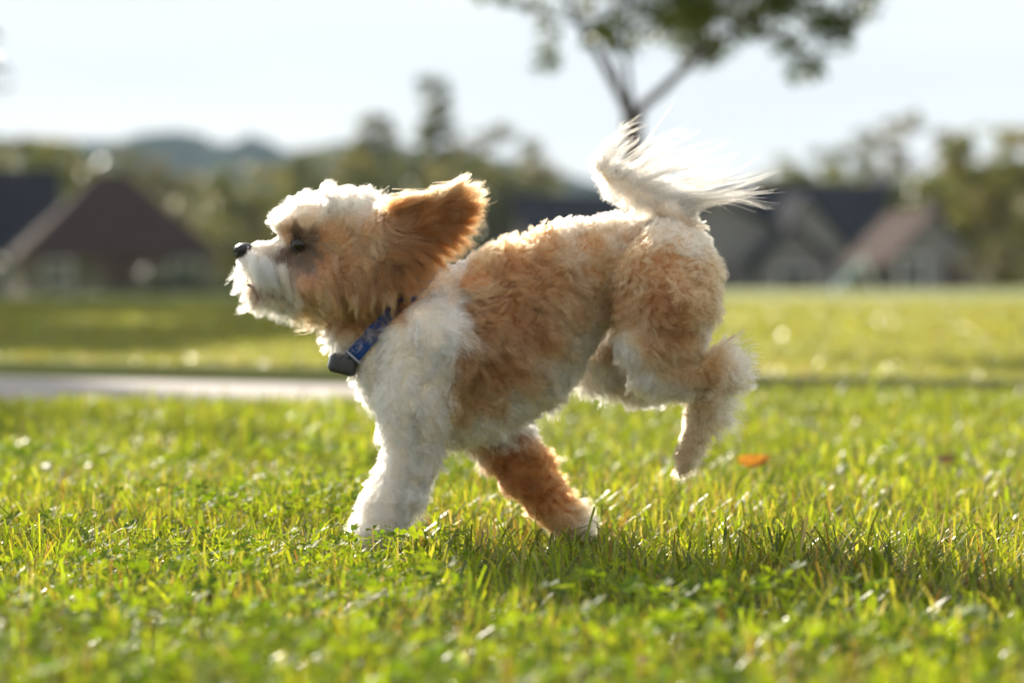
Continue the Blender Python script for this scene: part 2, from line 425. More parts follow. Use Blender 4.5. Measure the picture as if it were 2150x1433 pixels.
# rump, thighs and hind legs
chain([(1405, 560, YN * .7, 80), (1410, 640, YN, 80), (1400, 712, YN, 63), (1390, 765, YN, 45)], k=.010)
chain([(1375, 590, YN * .8, 78), (1366, 715, YN, 58), (1372, 776, YN, 38)], k=.008)
chain([(1378, 785, YN, 38), (1430, 782, YN, 34), (1522, 768, YN, 25)], k=.010)
chain([(1522, 768, YN, 25), (1482, 860, YN, 18), (1454, 930, YN, 14), (1440, 964, YN, 16)], k=.008)
for (a_, b_) in ((-.008, 0), (.007, 6)): cone((1440, 966, YN + a_, 13), (1430 + b_, 985, YN + a_, 9), k=.004)
chain([(1405, 560, YF * .7, 82), (1390, 660, YF, 72), (1310, 725, YF, 54), (1258, 762, YF, 46)], k=.008)
chain([(1258, 768, YF, 44), (1345, 812, YF, 32), (1440, 800, YF, 22), (1470, 790, YF, 20)], k=.010)
chain([(1470, 792, YF, 20), (1462, 880, YF, 18), (1450, 940, YF, 19)], k=.008)
# near foreleg (white, planted) and far foreleg (tan, stretched back)
chain([(905, 730, YN * .95, 92), (880, 840, YN, 72), (868, 900, YN, 54), (862, 965, YN, 42), (836, 1035, YN, 40), (804, 1095, YN, 38), (784, 1122, YN, 31)], k=.014)
chain([(930, 760, YF, 90), (1000, 850, YF, 74), (1056, 925, YF, 52), (1098, 990, YF, 43), (1146, 1050, YF, 33), (1190, 1092, YF, 28), (1212, 1108, YF, 25)], k=.012)
# neck and throat
chain([(925, 700, 0, 112), (850, 645, 0, 92), (790, 595, 0, 86)], ys=.72, k=.022)
cone((830, 730, 0, 78), (752, 688, 0, 52), ys=.9, k=.02)
# head
cone((735, 500, 0, 87), (660, 494, 0, 69), k=.015)
cone((678, 488, 0, 68), (628, 482, 0, 38), k=.012)
cone((745, 588, 0, 68), (690, 583, 0, 64), k=.02)
cone((650, 560, 0, 56), (548, 552, 0, 34), k=.012)
cone((590, 545, 0, 38), (528, 538, 0, 21), k=.010)
cone((660, 622, 0, 42), (545, 618, 0, 24), ys=.9, k=.008)
for s in (-1, 1):                                       # brow and cheek on both sides
    cone((655, 468, s * .026, 34), (620, 470, s * .018, 24), k=.010)
    cone((760, 570, s * .034, 52), (700, 600, s * .026, 44), k=.015)
    cone((585, 575, s * .010, 26), (640, 600, s * .018, 34), k=.008)
# ears, blown back: flat flaps
def ear(s, dx=0, dy=0, f=1.0):
    chain([(792 + dx, 478 + dy, s * .046, 30), (850 + dx, 468 + dy, s * .062, 38), (912 + dx * f, 458 + dy, s * .070, 37), (955 + dx * f, 436 + dy, s * .074, 26)], ys=.22, k=.006)
    chain([(800 + dx, 500 + dy, s * .050, 40), (865 + dx, 515 + dy, s * .064, 34)], ys=.25, k=.006)
ear(-1); ear(1, -28, 6, 1.6)
# tail, curled up over the back
chain([(1438, 492, 0, 30), (1412, 440, .0, 26), (1352, 408, .004, 22), (1298, 378, .004, 18), (1262, 350, 0, 13)], k=.010)

def sdf(p, prims=None):
    d = None
    for q in (prims or PR):
        a, b = q.a, q.b
        s = np.array([1, 1 / q.ys, 1])
        pa = (p - a) * s; ba = (b - a) * s
        h = np.clip((pa @ ba) / (ba @ ba), 0, 1)
        r = q.ra + (q.rb - q.ra) * h
        e = pa - h[..., None] * ba
        L = np.linalg.norm(e, axis=-1)
        di = L - r
        if q.ys != 1:                                    # first-order distance correction for the squash
            g = np.linalg.norm(e * s, axis=-1) / np.maximum(L, 1e-6); di = di / np.maximum(g, 1e-3)
        if d is None: d = di
        else:
            hh = np.clip(.5 + .5 * (d - di) / q.k, 0, 1)
            d = d * (1 - hh) + di * hh - q.k * hh * (1 - hh)
    return d

def surface_nets(lo, hi, h):
    nx, ny, nz = [int(math.ceil((hi[i] - lo[i]) / h)) for i in range(3)]
    gx = lo[0] + np.arange(nx) * h; gy = lo[1] + np.arange(ny) * h; gz = lo[2] + np.arange(nz) * h
    D = np.empty((nx, ny, nz), np.float32)
    for i0 in range(0, nx, 16):
        G = np.stack(np.meshgrid(gx[i0:i0 + 16], gy, gz, indexing='ij'), -1)
        D[i0:i0 + 16] = sdf(G)
    sgn = D < 0
    acc = np.zeros((nx - 1, ny - 1, nz - 1, 3), np.float32); cnt = np.zeros((nx - 1, ny - 1, nz - 1), np.float32)
    for ax in range(3):
        sl0 = [slice(None)] * 3; sl1 = [slice(None)] * 3; sl0[ax] = slice(0, -1); sl1[ax] = slice(1, None)
        A, B = D[tuple(sl0)], D[tuple(sl1)]; cr = (A < 0) != (B < 0)
        t = np.where(cr, A / np.where(cr, A - B, 1), 0)
        o1, o2 = [a for a in range(3) if a != ax]
        for da in (0, 1):
            for db in (0, 1):
                # edge at (i) belongs to cells shifted by -da,-db in the other axes
                sc = [slice(None)] * 3; dc = [slice(None)] * 3
                for o_, dd in ((o1, da), (o2, db)):
                    if dd == 0: sc[o_] = slice(0, -1); dc[o_] = slice(None)
                    else: sc[o_] = slice(1, None); dc[o_] = slice(None)
                c = cr[tuple(sc)]; tv = t[tuple(sc)]
                acc[..., ax] += np.where(c, tv, 0); acc[..., o1] += c * da; acc[..., o2] += c * db
                cnt += c
    cell = cnt > 0; idx = -np.ones(cell.shape, np.int64); idx[cell] = np.arange(cell.sum())
    I = np.argwhere(cell); V = (I + acc[cell] / cnt[cell][:, None]) * h + np.array(lo)
    Q = []
    for ax in range(3):
        o1, o2 = [(1, 2), (2, 0), (0, 1)][ax]
        sl0 = [slice(None)] * 3; sl1 = [slice(None)] * 3; sl0[ax] = slice(0, -1); sl1[ax] = slice(1, None)
        A, B = sgn[tuple(sl0)], sgn[tuple(sl1)]; E = np.argwhere(A != B)
        E = E[(E[:, o1] > 0) & (E[:, o2] > 0) & (E[:, o1] < D.shape[o1] - 1) & (E[:, o2] < D.shape[o2] - 1)]
        e1 = np.zeros(3, int); e1[o1] = 1; e2 = np.zeros(3, int); e2[o2] = 1
        f = lambda e: idx[e[:, 0], e[:, 1], e[:, 2]]
        q = np.stack([f(E - e1 - e2), f(E - e2), f(E), f(E - e1)], 1)
        flip = ~A[E[:, 0], E[:, 1], E[:, 2]]; q[flip] = q[flip][:, ::-1]
        Q.append(q)
    return V, np.concatenate(Q, 0)

BV, BQ = surface_nets((-.34, -.16, -.005), (.27, .16, .48), .0032)

# groom map: (photo x, y, side, dir x, dir y(down), length mm, lift, curl mm)
GM = [
 (512, 515, 'b', .6, .2, 5, .25, 0), (540, 500, 'b', .6, -.1, 7, .4, .3), (575, 497, 'b', .5, -.5, 9, .5, .5),
 (555, 560, 'b', .45, .9, 16, .22, .8), (515, 560, 'b', -.3, .9, 9, .5, .8), (510, 590, 'b', -.5, .8, 10, .55, .8),
 (600, 590, 'b', .5, .85, 20, .2, 1.2), (520, 630, 'b', -.2, .9, 12, .55, 1), (570, 655, 'b', .1, 1, 15, .5, 1), (640, 655, 'b', .3, .9, 16, .45, 1.5),
 (590, 460, 'b', -.5, -.2, 14, .6, 2), (570, 480, 'b', -.7, .2, 10, .6, 1), (625, 430, 'b', -.2, -.7, 14, .7, 2.5), (690, 400, 'b', .2, -.8, 15, .7, 2.5),
 (760, 400, 'b', .4, -.7, 17, .7, 2.5), (820, 410, 'b', .7, -.6, 22, .7, 2), (860, 480, 'b', .9, -.2, 20, .5, 1),
 (622, 512, 'b', .5, .7, 2.5, .2, 0), (605, 520, 'b', .3, .9, 3, .15, 0), (645, 525, 'b', .6, .7, 4, .15, 0), (622, 485, 'b', .3, -.4, 7, .4, .3),
 (630, 560, 'b', .6, .75, 10, .15, .4), (680, 520, 'b', .7, .6, 16, .2, 1.2), (690, 460, 'b', .7, -.1, 17, .45, 2.2), (740, 500, 'b', .8, .5, 20, .3, 2),
 (690, 600, 'b', .4, .9, 24, .2, 2), (740, 560, 'b', .5, .85, 24, .3, 2.5), (760, 640, 'b', .1, 1, 28, .35, 3), (700, 650, 'b', .2, 1, 20, .35, 2.5), (810, 600, 'b', .3, .95, 30, .35, 3), (840, 560, 'b', .5, .85, 28, .35, 2.5),
 (790, 700, 'b', -.1, 1, 13, .5, 1.5), (710, 700, 'b', -.6, .6, 17, .7, 2), (750, 770, 'b', -.6, .7, 12, .65, 1.5), (870, 700, 'b', .2, 1, 13, .35, 1.2), (920, 600, 'b', .5, .6, 13, .4, 1.2),
 (800, 830, 'b', -.3, .95, 13, .5, 1.5), (880, 820, 'b', .0, 1, 12, .35, 1.5), (940, 560, 'b', .6, -.3, 11, .6, 1),
 (1000, 640, 'b', .45, .9, 19, .3, 2.8), (1000, 760, 'b', .25, 1, 21, .32, 2.8), (1100, 600, 'b', .6, .8, 19, .32, 2.8), (1120, 740, 'b', .3, 1, 21, .35, 2.8),
 (1080, 500, 'b', .6, -.3, 13, .6, 2), (1200, 460, 'b', .7, -.5, 12, .65, 1.5), (1320, 450, 'b', .8, -.3, 12, .6, 1.2), (1220, 560, 'b', .7, .7, 17, .35, 2.6), (1220, 680, 'b', .4, .9, 17, .4, 2.2),
 (1330, 560, 'b', .7, .7, 15, .4, 2.4), (1430, 500, 'b', .8, .4, 13, .5, 1.4), (1490, 580, 'b', .7, .5, 14, .65, 2), (1500, 660, 'b', .5, .8, 13, .6, 2), (1420, 620, 'b', .4, .9, 16, .45, 2.6), (1400, 730, 'b', .2, 1, 17, .45, 2.4),
 (1320, 700, 'n', -.1, 1, 15, .4, 1.5), (1340, 810, 'n', .3, .9, 13, .5, 1.5), (1440, 810, 'n', .6, .8, 14, .5, 1.5),
 (1530, 760, 'n', .9, .1, 24, .8, 2.6), (1550, 780, 'n', .95, .4, 25, .85, 2.4), (1505, 850, 'n', .9, .5, 22, .75, 2), (1430, 880, 'n', -.1, 1, 9, .4, .8), (1470, 930, 'n', .6, .8, 12, .6, 1.5), (1436, 985, 'n', 0, 1, 8, .4, .3),
 (1230, 760, 'f', -.4, .8, 10, .5, 1), (1300, 800, 'f', .3, .9, 11, .5, 1), (1400, 830, 'f', .7, .7, 11, .5, 1), (1460, 900, 'f', .2, 1, 9, .4, 1),
 (1000, 930, 'b', .3, .8, 13, .5, 1.4), (1100, 890, 'b', .6, .8, 13, .5, 1.4), (1190, 810, 'b', .6, .8, 14, .5, 1.2), (940, 900, 'b', .2, 1, 13, .4, 1.2),
 (800, 900, 'n', -.5, .8, 12, .6, 1.8), (860, 900, 'n', 0, 1, 14, .35, 1.6), (920, 900, 'n', .4, .8, 13, .5, 1.5), (810, 970, 'n', -.6, .7, 13, .65, 2), (870, 980, 'n', 0, 1, 15, .4, 2), (910, 1000, 'n', .4, .9, 14, .6, 1.8),
 (770, 1050, 'n', -.7, .6, 14, .65, 2), (840, 1060, 'n', -.2, 1, 15, .45, 2), (890, 1050, 'n', .4, .9, 13, .6, 1.6), (750, 1110, 'n', -.6, .7, 13, .55, 1.4), (800, 1120, 'n', -.3, .9, 12, .4, 1.2), (850, 1110, 'n', .3, .9, 12, .5, 1),
 (1010, 930, 'f', .3, .9, 12, .4, 1.5), (1100, 930, 'f', .9, .3, 17, .6, 2.2), (1060, 1000, 'f', .3, .8, 10, .4, 1.2), (1150, 980, 'f', .95, .2, 17, .7, 2.2), (1180, 1050, 'f', .9, .3, 16, .7, 2), (1130, 1070, 'f', .2, .9, 9, .4, 1), (1220, 1100, 'f', .8, .5, 13, .5, 1.5),
 (1440, 470, 'b', .8, .2, 12, .6, 1), (1400, 430, 'b', .7, -.5, 22, .6, 1.5), (1340, 420, 'b', -.3, .8, 15, .6, 2.5), (1350, 390, 'b', .6, -.6, 14, .5, 1.5), (1290, 400, 'b', -.5, .8, 12, .6, 2.5), (1290, 360, 'b', .5, -.8, 13, .5, 1.5), (1250, 340, 'b', -.4, -.3, 9, .6, 1.5), (1252, 370, 'b', -.6, .6, 9, .6, 1.5),
]
EARG = [  # groom of the ear flaps
 (800, 440, .9, -.25, 20, .3, 1.2), (850, 425, .95, -.12, 20, .22, .8), (900, 415, .95, -.12, 20, .18, .6), (950, 405, .85, -.45, 24, .2, .5), (980, 430, .95, -.1, 24, .25, .5),
 (850, 460, .95, -.2, 30, .16, .6), (900, 450, .96, -.15, 34, .14, .6), (940, 460, .97, .05, 30, .2, .6), (820, 500, .9, .2, 32, .16, .8), (880, 500, .85, .4, 34, .18, .8), (850, 530, .7, .7, 34, .25, 1.2), (900, 480, .9, .3, 32, .2, .8), (790, 470, .85, .1, 28, .3, 1), (800, 540, .5, .85, 34, .3, 1.8),
]
Wt = (.92, .775, .61); Cr = (.72, .51, .34); Tn = (.56, .275, .122); Br = (.36, .152, .06); Og = (.31, .108, .032); Dk = (.06, .038, .026); Gb = (.17, .11, .075); Dt = (.42, .29, .165)
CM = [
 (510, 510, 'b', Wt), (545, 495, 'b', Wt), (585, 505, 'b', Wt), (540, 560, 'b', Wt), (580, 570, 'b', Wt), (515, 600, 'b', Wt), (520, 650, 'b', Wt), (570, 650, 'b', Wt), (590, 615, 'b', Cr), (640, 670, 'b', Cr),
 (600, 600, 'b', Cr), (640, 630, 'b', Tn), (575, 470, 'b', Cr), (600, 440, 'b', Wt), (590, 480, 'b', Cr), (650, 400, 'b', Wt), (700, 395, 'b', Wt), (760, 400, 'b', Wt), (820, 395, 'b', Wt), (700, 440, 'b', Cr), (740, 425, 'b', Cr), (640, 435, 'b', Cr), (660, 450, 'b', Cr), (640, 470, 'b', Cr), (760, 440, 'b', Cr), (820, 430, 'b', Cr),
 (625, 513, 'b', Dk), (612, 528, 'b', Dk), (640, 518, 'b', Dk), (628, 535, 'b', Dk), (615, 500, 'b', Dk), (645, 505, 'b', Gb), (575, 600, 'b', Cr), (540, 606, 'b', (.34, .21, .14)), (524, 595, 'b', (.34, .21, .14)), (605, 515, 'b', Gb), (640, 530, 'b', Gb), (620, 545, 'b', Gb), (650, 560, 'b', Gb), (595, 550, 'b', Gb), (625, 488, 'b', Gb), (590, 530, 'b', Gb), (600, 500, 'b', Tn), (690, 500, 'b', Tn), (680, 530, 'b', Tn), (700, 560, 'b', Br), (650, 590, 'b', Tn), (680, 600, 'b', Tn), (720, 600, 'b', Br), (700, 650, 'b', Br), (640, 650, 'b', Tn), (800, 570, 'b', Og), (830, 640, 'b', Og), (740, 670, 'b', Br), (760, 620, 'b', Og), (770, 560, 'b', Br), (800, 620, 'b', Og), (840, 600, 'b', Og), (850, 640, 'b', Og), (740, 500, 'b', Tn), (780, 480, 'b', Tn), (800, 520, 'b', Br), (860, 560, 'b', Og),
 (760, 710, 'b', Wt), (700, 710, 'b', Wt), (820, 690, 'b', Wt), (880, 660, 'b', Wt), (920, 600, 'b', Wt), (940, 560, 'b', Wt), (940, 650, 'b', Wt), (930, 730, 'b', Wt), (850, 760, 'b', Wt), (920, 800, 'b', Wt), (780, 820, 'b', Wt), (870, 850, 'b', Wt), (900, 880, 'b', Wt),
 (990, 590, 'b', Tn), (995, 660, 'b', Br), (985, 740, 'b', Br), (975, 800, 'b', Br), (955, 860, 'b', Tn), (1050, 560, 'b', Br), (1010, 540, 'b', Tn), (1080, 505, 'b', Tn), (1060, 640, 'b', Br), (1060, 760, 'b', Br), (1040, 850, 'b', Tn), (1120, 800, 'b', Tn), (1140, 700, 'b', Br), (1130, 580, 'b', Br), (1150, 500, 'b', Tn),
 (1200, 460, 'b', Cr), (1190, 490, 'b', Cr), (1290, 450, 'b', Cr), (1280, 500, 'b', Cr), (1240, 520, 'b', Tn), (1380, 455, 'b', Cr), (1430, 505, 'b', Cr), (1370, 495, 'b', Cr), (1330, 520, 'b', Tn), (1250, 560, 'b', Tn), (1200, 640, 'b', Tn), (1320, 560, 'b', Tn), (1300, 630, 'b', Br), (1180, 730, 'b', Tn),
 (1400, 560, 'b', Tn), (1390, 620, 'b', Br), (1420, 680, 'b', Br), (1470, 560, 'b', Tn), (1500, 620, 'b', Tn), (1495, 700, 'b', Cr), (1440, 740, 'b', Tn), (1460, 640, 'b', Tn), (1390, 740, 'b', Tn), (1460, 790, 'n', Tn), (1310, 730, 'n', Wt), (1340, 790, 'n', Wt), (1360, 720, 'n', Tn), (1370, 830, 'n', Wt), (1430, 830, 'n', Wt), (1280, 700, 'b', Wt), (1240, 700, 'b', Cr), (1300, 660, 'b', Tn),
 (960, 940, 'b', Wt), (1050, 910, 'b', Wt), (1120, 870, 'b', Wt), (1190, 800, 'b', Wt), (1230, 740, 'b', Wt), (1150, 840, 'b', Wt), (930, 910, 'b', Wt), (1020, 895, 'n', Wt), (1090, 862, 'n', Wt), (1145, 810, 'b', Wt), (1185, 755, 'b', Wt), (1210, 780, 'f', Wt), (1260, 800, 'f', Wt),
 (1500, 750, 'n', Tn), (1540, 760, 'n', Cr), (1550, 800, 'n', Cr), (1480, 850, 'n', Dt), (1440, 880, 'n', Dt), (1450, 940, 'n', Dt), (1436, 985, 'n', Dt), (1510, 850, 'n', Cr),
 (850, 950, 'n', Wt), (800, 1000, 'n', Wt), (880, 1030, 'n', Wt), (800, 1100, 'n', Wt), (900, 960, 'n', Wt),
 (1000, 900, 'f', Og), (1050, 950, 'f', Og), (1100, 950, 'f', Og), (1100, 1020, 'f', Og), (1150, 1000, 'f', Og), (1150, 1040, 'f', Og), (1190, 1080, 'f', Tn), (1230, 1100, 'f', Cr), (980, 800, 'f', Tn),
 (1240, 760, 'f', Wt), (1270, 720, 'f', Tn), (1300, 800, 'f', Cr), (1360, 830, 'f', Wt), (1450, 870, 'f', Dt), (1460, 930, 'f', Dt),
 (1445, 470, 'b', Cr), (1420, 430, 'b', Wt), (1350, 400, 'b', Wt), (1280, 370, 'b', Wt), (1250, 345, 'b', Wt),
]
def idw(px, side, pts, vals, sides, power):
    d = ((px[:, None, :] - pts[None]) ** 2).sum(-1)
    mism = ((sides[None] == 1) & (side[:, None] > 0)) | ((sides[None] == -1) & (side[:, None] < 0))   # 1 = near only
    d = d + mism * 4e4 + 30.0
    w = d ** (-power / 2); w /= w.sum(1, keepdims=True)
    return w @ vals
g_pts = np.array([g[:2] for g in GM], float); g_side = np.array([{'b': 0, 'n': 1, 'f': -1}[g[2]] for g in GM])
g_val = np.array([g[3:] for g in GM], float); g_val[:, :2] /= np.linalg.norm(g_val[:, :2], axis=1)[:, None]
e_pts = np.array([g[:2] for g in EARG], float); e_val = np.array([g[2:] for g in EARG], float); e_val[:, :2] /= np.linalg.norm(e_val[:, :2], axis=1)[:, None]
c_pts = np.array([c[:2] for c in CM], float); c_side = np.array([{'b': 0, 'n': 1, 'f': -1}[c[2]] for c in CM]); c_val = np.array([c[3] for c in CM])
ear_prims = [p for p in PR if p.ys < .3]
def chunks(n, k=20000): return [(a, min(a + k, n)) for a in range(0, n, k)]
def coat_colour(p, px, is_ear, jit=1.0):
    out = np.empty((len(p), 3))
    for a, b in chunks(len(p)):
        q = px[a:b] + jit * 11 * np.stack([vnoise(px[a:b, 0], px[a:b, 1], .06, 31) - .5, vnoise(px[a:b, 0], px[a:b, 1], .06, 32) - .5], 1) * 2
        out[a:b] = idw(q, p[a:b, 1], c_pts, c_val, c_side, 5)
    ec = np.array([.225, .080, .024]); el = np.array([.40, .19, .08])
    t = np.clip((455 - (px[:, 1] + (px[:, 0] - 850) * .30)) / 60, 0, 1)[:, None]
    root = np.clip((840 - px[:, 0]) / 60, 0, 1)[:, None]
    e = ec * (1 - t) + el * t; e = e * (1 - root * .6) + np.array([.46, .29, .17]) * root * .6
    return np.where(is_ear[:, None], e, out)

m_skin, nt, out = new_mat('undercoat')
a_ = nt.nodes.new('ShaderNodeAttribute'); a_.attribute_name = 'Col'
b_ = nt.nodes.new('ShaderNodeBsdfPrincipled'); b_.inputs['Roughness'].default_value = .9; b_.inputs['Specular IOR Level'].default_value = .1
nt.links.new(a_.outputs['Color'], b_.inputs['Base Color']); nt.links.new(b_.outputs[0], out.inputs['Surface'])
m_fur, nt, out = new_mat('fur')
a_ = nt.nodes.new('ShaderNodeAttribute'); a_.attribute_name = 'Col'
hb = nt.nodes.new('ShaderNodeBsdfHairPrincipled')
try: hb.model = 'CHIANG'
except Exception: pass
hb.parametrization = 'COLOR'
hb.inputs['Roughness'].default_value = .42; hb.inputs['Radial Roughness'].default_value = .55
nt.links.new(a_.outputs['Color'], hb.inputs['Color']); nt.links.new(hb.outputs[0], out.inputs['Surface'])

m_plume = m_fur.copy(); m_plume.name = 'tail_hair'
for n_ in m_plume.node_tree.nodes:
    if n_.type == 'BSDF_HAIR_PRINCIPLED': n_.inputs['Roughness'].default_value = .75; n_.inputs['Radial Roughness'].default_value = .85
dog = empty('dog', (0.04, 0, 0))
tag(dog, 'small curly white and tan dog running left across the lawn with tail flying', 'dog')
OFF = np.array([0.04, 0, 0])
bpx = to_px(BV); b_ear = sdf(BV, ear_prims) < .003
b_ear &= ~(bpx[:, 0] < 800)
body = mesh_obj('body', BV - OFF, BQ, m_skin, dog, smooth=True, colors=coat_colour(BV, bpx, b_ear))

# collar plane
c_c = P(822, 662, 0); c_n = np.array([-.73, 0, .68]); c_n /= np.linalg.norm(c_n)
c_u = np.cross(c_n, [0, 1, 0]); c_u /= np.linalg.norm(c_u); c_v = np.array([0, 1.0, 0])
def ray_r(c, d, rmax=.16):
    rs = np.linspace(.01, rmax, 300); v = sdf(c + rs[:, None] * d)
    i = np.argmax(v > 0); return rs[i] if v[i] > 0 else rmax

def norm(v): return v / (np.linalg.norm(v, axis=-1, keepdims=True) + 1e-12)
def sdf_normal(p, e=.0015):
    g = np.stack([sdf(p + np.eye(3)[i] * e) - sdf(p - np.eye(3)[i] * e) for i in range(3)], -1)
    return norm(g)
def curves_obj(name, pts, cols, rad_root, mat, parent, tip=.25, label=None):
    """pts (N,K,3)"""
    N, K = pts.shape[:2]
    cu = bpy.data.hair_curves.new(name)
    cu.add_curves([K] * N)
    cu.attributes['position'].data.foreach_set('vector', (pts - OFF).astype(np.float32).ravel())
    rr = np.asarray(rad_root, dtype=np.float32).reshape(-1, 1) * (1 - (1 - tip) * np.linspace(0, 1, K) ** 1.5)[None]
    ra = cu.attributes.get('radius') or cu.attributes.new('radius', 'FLOAT', 'POINT')
    ra.data.foreach_set('value', np.broadcast_to(rr, (N, K)).astype(np.float32).ravel())
    ca = cu.attributes.new('Col', 'FLOAT_COLOR', 'CURVE')
    c4 = np.ones((N, 4), np.float32); c4[:, :3] = cols; ca.data.foreach_set('color', c4.ravel())
    cu.materials.append(mat)
    o = bpy.data.objects.new(name, cu); COL.objects.link(o); o.parent = parent
    return o

# ---- sample the skin
Q = BQ; A0, A1, A2, A3 = (BV[Q[:, i]] for i in range(4))
cr1 = np.cross(A1 - A0, A2 - A0); cr2 = np.cross(A2 - A0, A3 - A0)
qa = (np.linalg.norm(cr1, axis=1) + np.linalg.norm(cr2, axis=1)) / 2
qn = norm(cr1 + cr2); qc = (A0 + A1 + A2 + A3) / 4; qpx = to_px(qc)
wgt = qa * np.where(qn[:, 1] > .35, .45, 1.0)            # fewer hairs on the side turned away
wgt *= np.where((qpx[:, 0] < 600), 1.5, 1.0)
NH = 270000
qi = rng.choice(len(Q), NH, p=wgt / wgt.sum())
u, v = rng.random(NH)[:, None], rng.random(NH)[:, None]
R = (A0[qi] * (1 - u) + A1[qi] * u) * (1 - v) + (A3[qi] * (1 - u) + A2[qi] * u) * v
def strands(R, K, clump_every, tag_, clump_k=.75, lenk=1.0):
    N = len(R); n = sdf_normal(R)
    px = to_px(R); is_ear = (sdf(R, ear_prims) < .003) & (px[:, 0] > 800)
    G = np.empty((N, 5))
    for a, b in chunks(N): G[a:b] = idw(px[a:b], R[a:b, 1], g_pts, g_val, g_side, 4)
    if is_ear.any():
        E = idw(px[is_ear], R[is_ear, 1], e_pts, e_val, np.zeros(len(e_pts)), 4); G[is_ear] = E
    nc = max(1, N // clump_every); ci = rng.choice(N, nc, replace=False)
    kd = kdtree.KDTree(nc)
    for j, k in enumerate(ci): kd.insert(R[k], j)
    kd.balance()
    cid = np.array([kd.find(r)[1] for r in R]); root_c = R[ci][cid]
    same = np.linalg.norm(root_c - R, axis=1) < .02
    # clump randomness, shared by the hairs of a lock
    vx, vy = px[:, 0], px[:, 1]
    th = (vnoise(vx, vy, .030, 41) - .5) * 1.9 + (vnoise(vx, vy, .012, 42) - .5) * 1.0 + rng.normal(0, .16, nc)[cid] + rng.normal(0, .09, N)
    lk = rng.uniform(.62, 1.30, nc)[cid] * rng.uniform(.85, 1.08, N) * (.80 + .45 * vnoise(vx, vy, .020, 46))
    ph = 2 * pi * 2.2 * vnoise(vx, vy, .022, 43) + rng.normal(0, .5, nc)[cid]; fr = rng.uniform(.8, 1.35, nc)[cid]
    nC = n[ci][cid]
    gd = np.stack([G[:, 0], np.zeros(N), -G[:, 1]], 1)
    # outward flare a little for the sides
    t0 = norm(gd - n * (gd * n).sum(1, keepdims=True) + 1e-6)
    bn = np.cross(n, t0)
    tq = norm(t0 * np.cos(th)[:, None] + bn * np.sin(th)[:, None])
    lift = np.clip(G[:, 3] * (.55 + .75 * vnoise(vx, vy, .035, 44)) + rng.normal(0, .05, nc)[cid], .05, .95)[:, None]
    d = norm(tq * (1 - lift) + n * lift); bn2 = norm(np.cross(d, n) + 1e-6); nn = np.cross(bn2, d)
    L = (G[:, 2] * .001 * lk * lenk)
    # short fur under the collar
    dist = (R - c_c) @ c_n; rad = np.linalg.norm((R - c_c) - dist[:, None] * c_n, axis=1)
    under = (dist > -.0100) & (dist < .0070) & (rad < .12) & (px[:, 0] < 930) & (px[:, 0] > 700) & ~is_ear & (px[:, 1] > 560)
    L = np.where(under, .003, L)
    amp = np.minimum(G[:, 4] * .0013, L * .24) * (.45 + 1.1 * vnoise(vx, vy, .017, 47)) * rng.uniform(.6, 1.3, nc)[cid]
    pts = np.empty((N, K, 3))
    ck = (clump_k * same * rng.uniform(.6, 1.02, N))[:, None]
    droop = np.array([0, 0, -1.0])
    for k in range(K):
        t = k / (K - 1)
        base = R + (root_c - R) * ck * (t ** 1.3)
        w1 = (amp * min(1, t * 1.6) * np.cos(ph + 2 * pi * fr * t * 1.2))[:, None]; w2 = (amp * .8 * min(1, t * 1.6) * np.sin(ph + 2 * pi * fr * t * 1.2))[:, None]
        bend = (L * .22 * t * t)[:, None] * (tq * .6 + droop * .25 - n * .3)
        pts[:, k] = base + d * (L * t)[:, None] + bend + bn2 * w1 + nn * w2
        pts[:, k] += rng.normal(0, 1, (N, 3)) * (.00035 * t)
    col = coat_colour(R, px, is_ear)
    col = col * (.70 + .56 * vnoise(vx, vy, .045, 45))[:, None] * rng.uniform(.80, 1.12, nc)[cid][:, None] * rng.uniform(.88, 1.1, N)[:, None]
    return pts, np.clip(col, .01, .93), is_ear
pts, col, ie = strands(R, 8, 26, 'coat', .86, 1.0)
curves_obj('fur', pts, col, rng.uniform(.00011, .00020, len(pts)), m_fur, dog)

# longer top locks over the flank, rump, cheeks and legs
NG = 46000; qi = rng.choice(len(Q), NG, p=wgt / wgt.sum()); u, v = rng.random(NG)[:, None], rng.random(NG)[:, None]
R2 = (A0[qi] * (1 - u) + A1[qi] * u) * (1 - v) + (A3[qi] * (1 - u) + A2[qi] * u) * v
p2 = to_px(R2); keep = ((p2[:, 0] > 900) & (p2[:, 1] > 520)) | (p2[:, 1] > 830) | ((p2[:, 0] > 650) & (p2[:, 0] < 800) & (p2[:, 1] < 660)); R2 = R2[keep]
pts2, col2, _ = strands(R2, 9, 40, 'coat', .96, 1.32)
curves_obj('fur_locks', pts2, np.clip(col2 * 1.04, 0, .93), rng.uniform(.00013, .00022, len(pts2)), m_fur, dog)

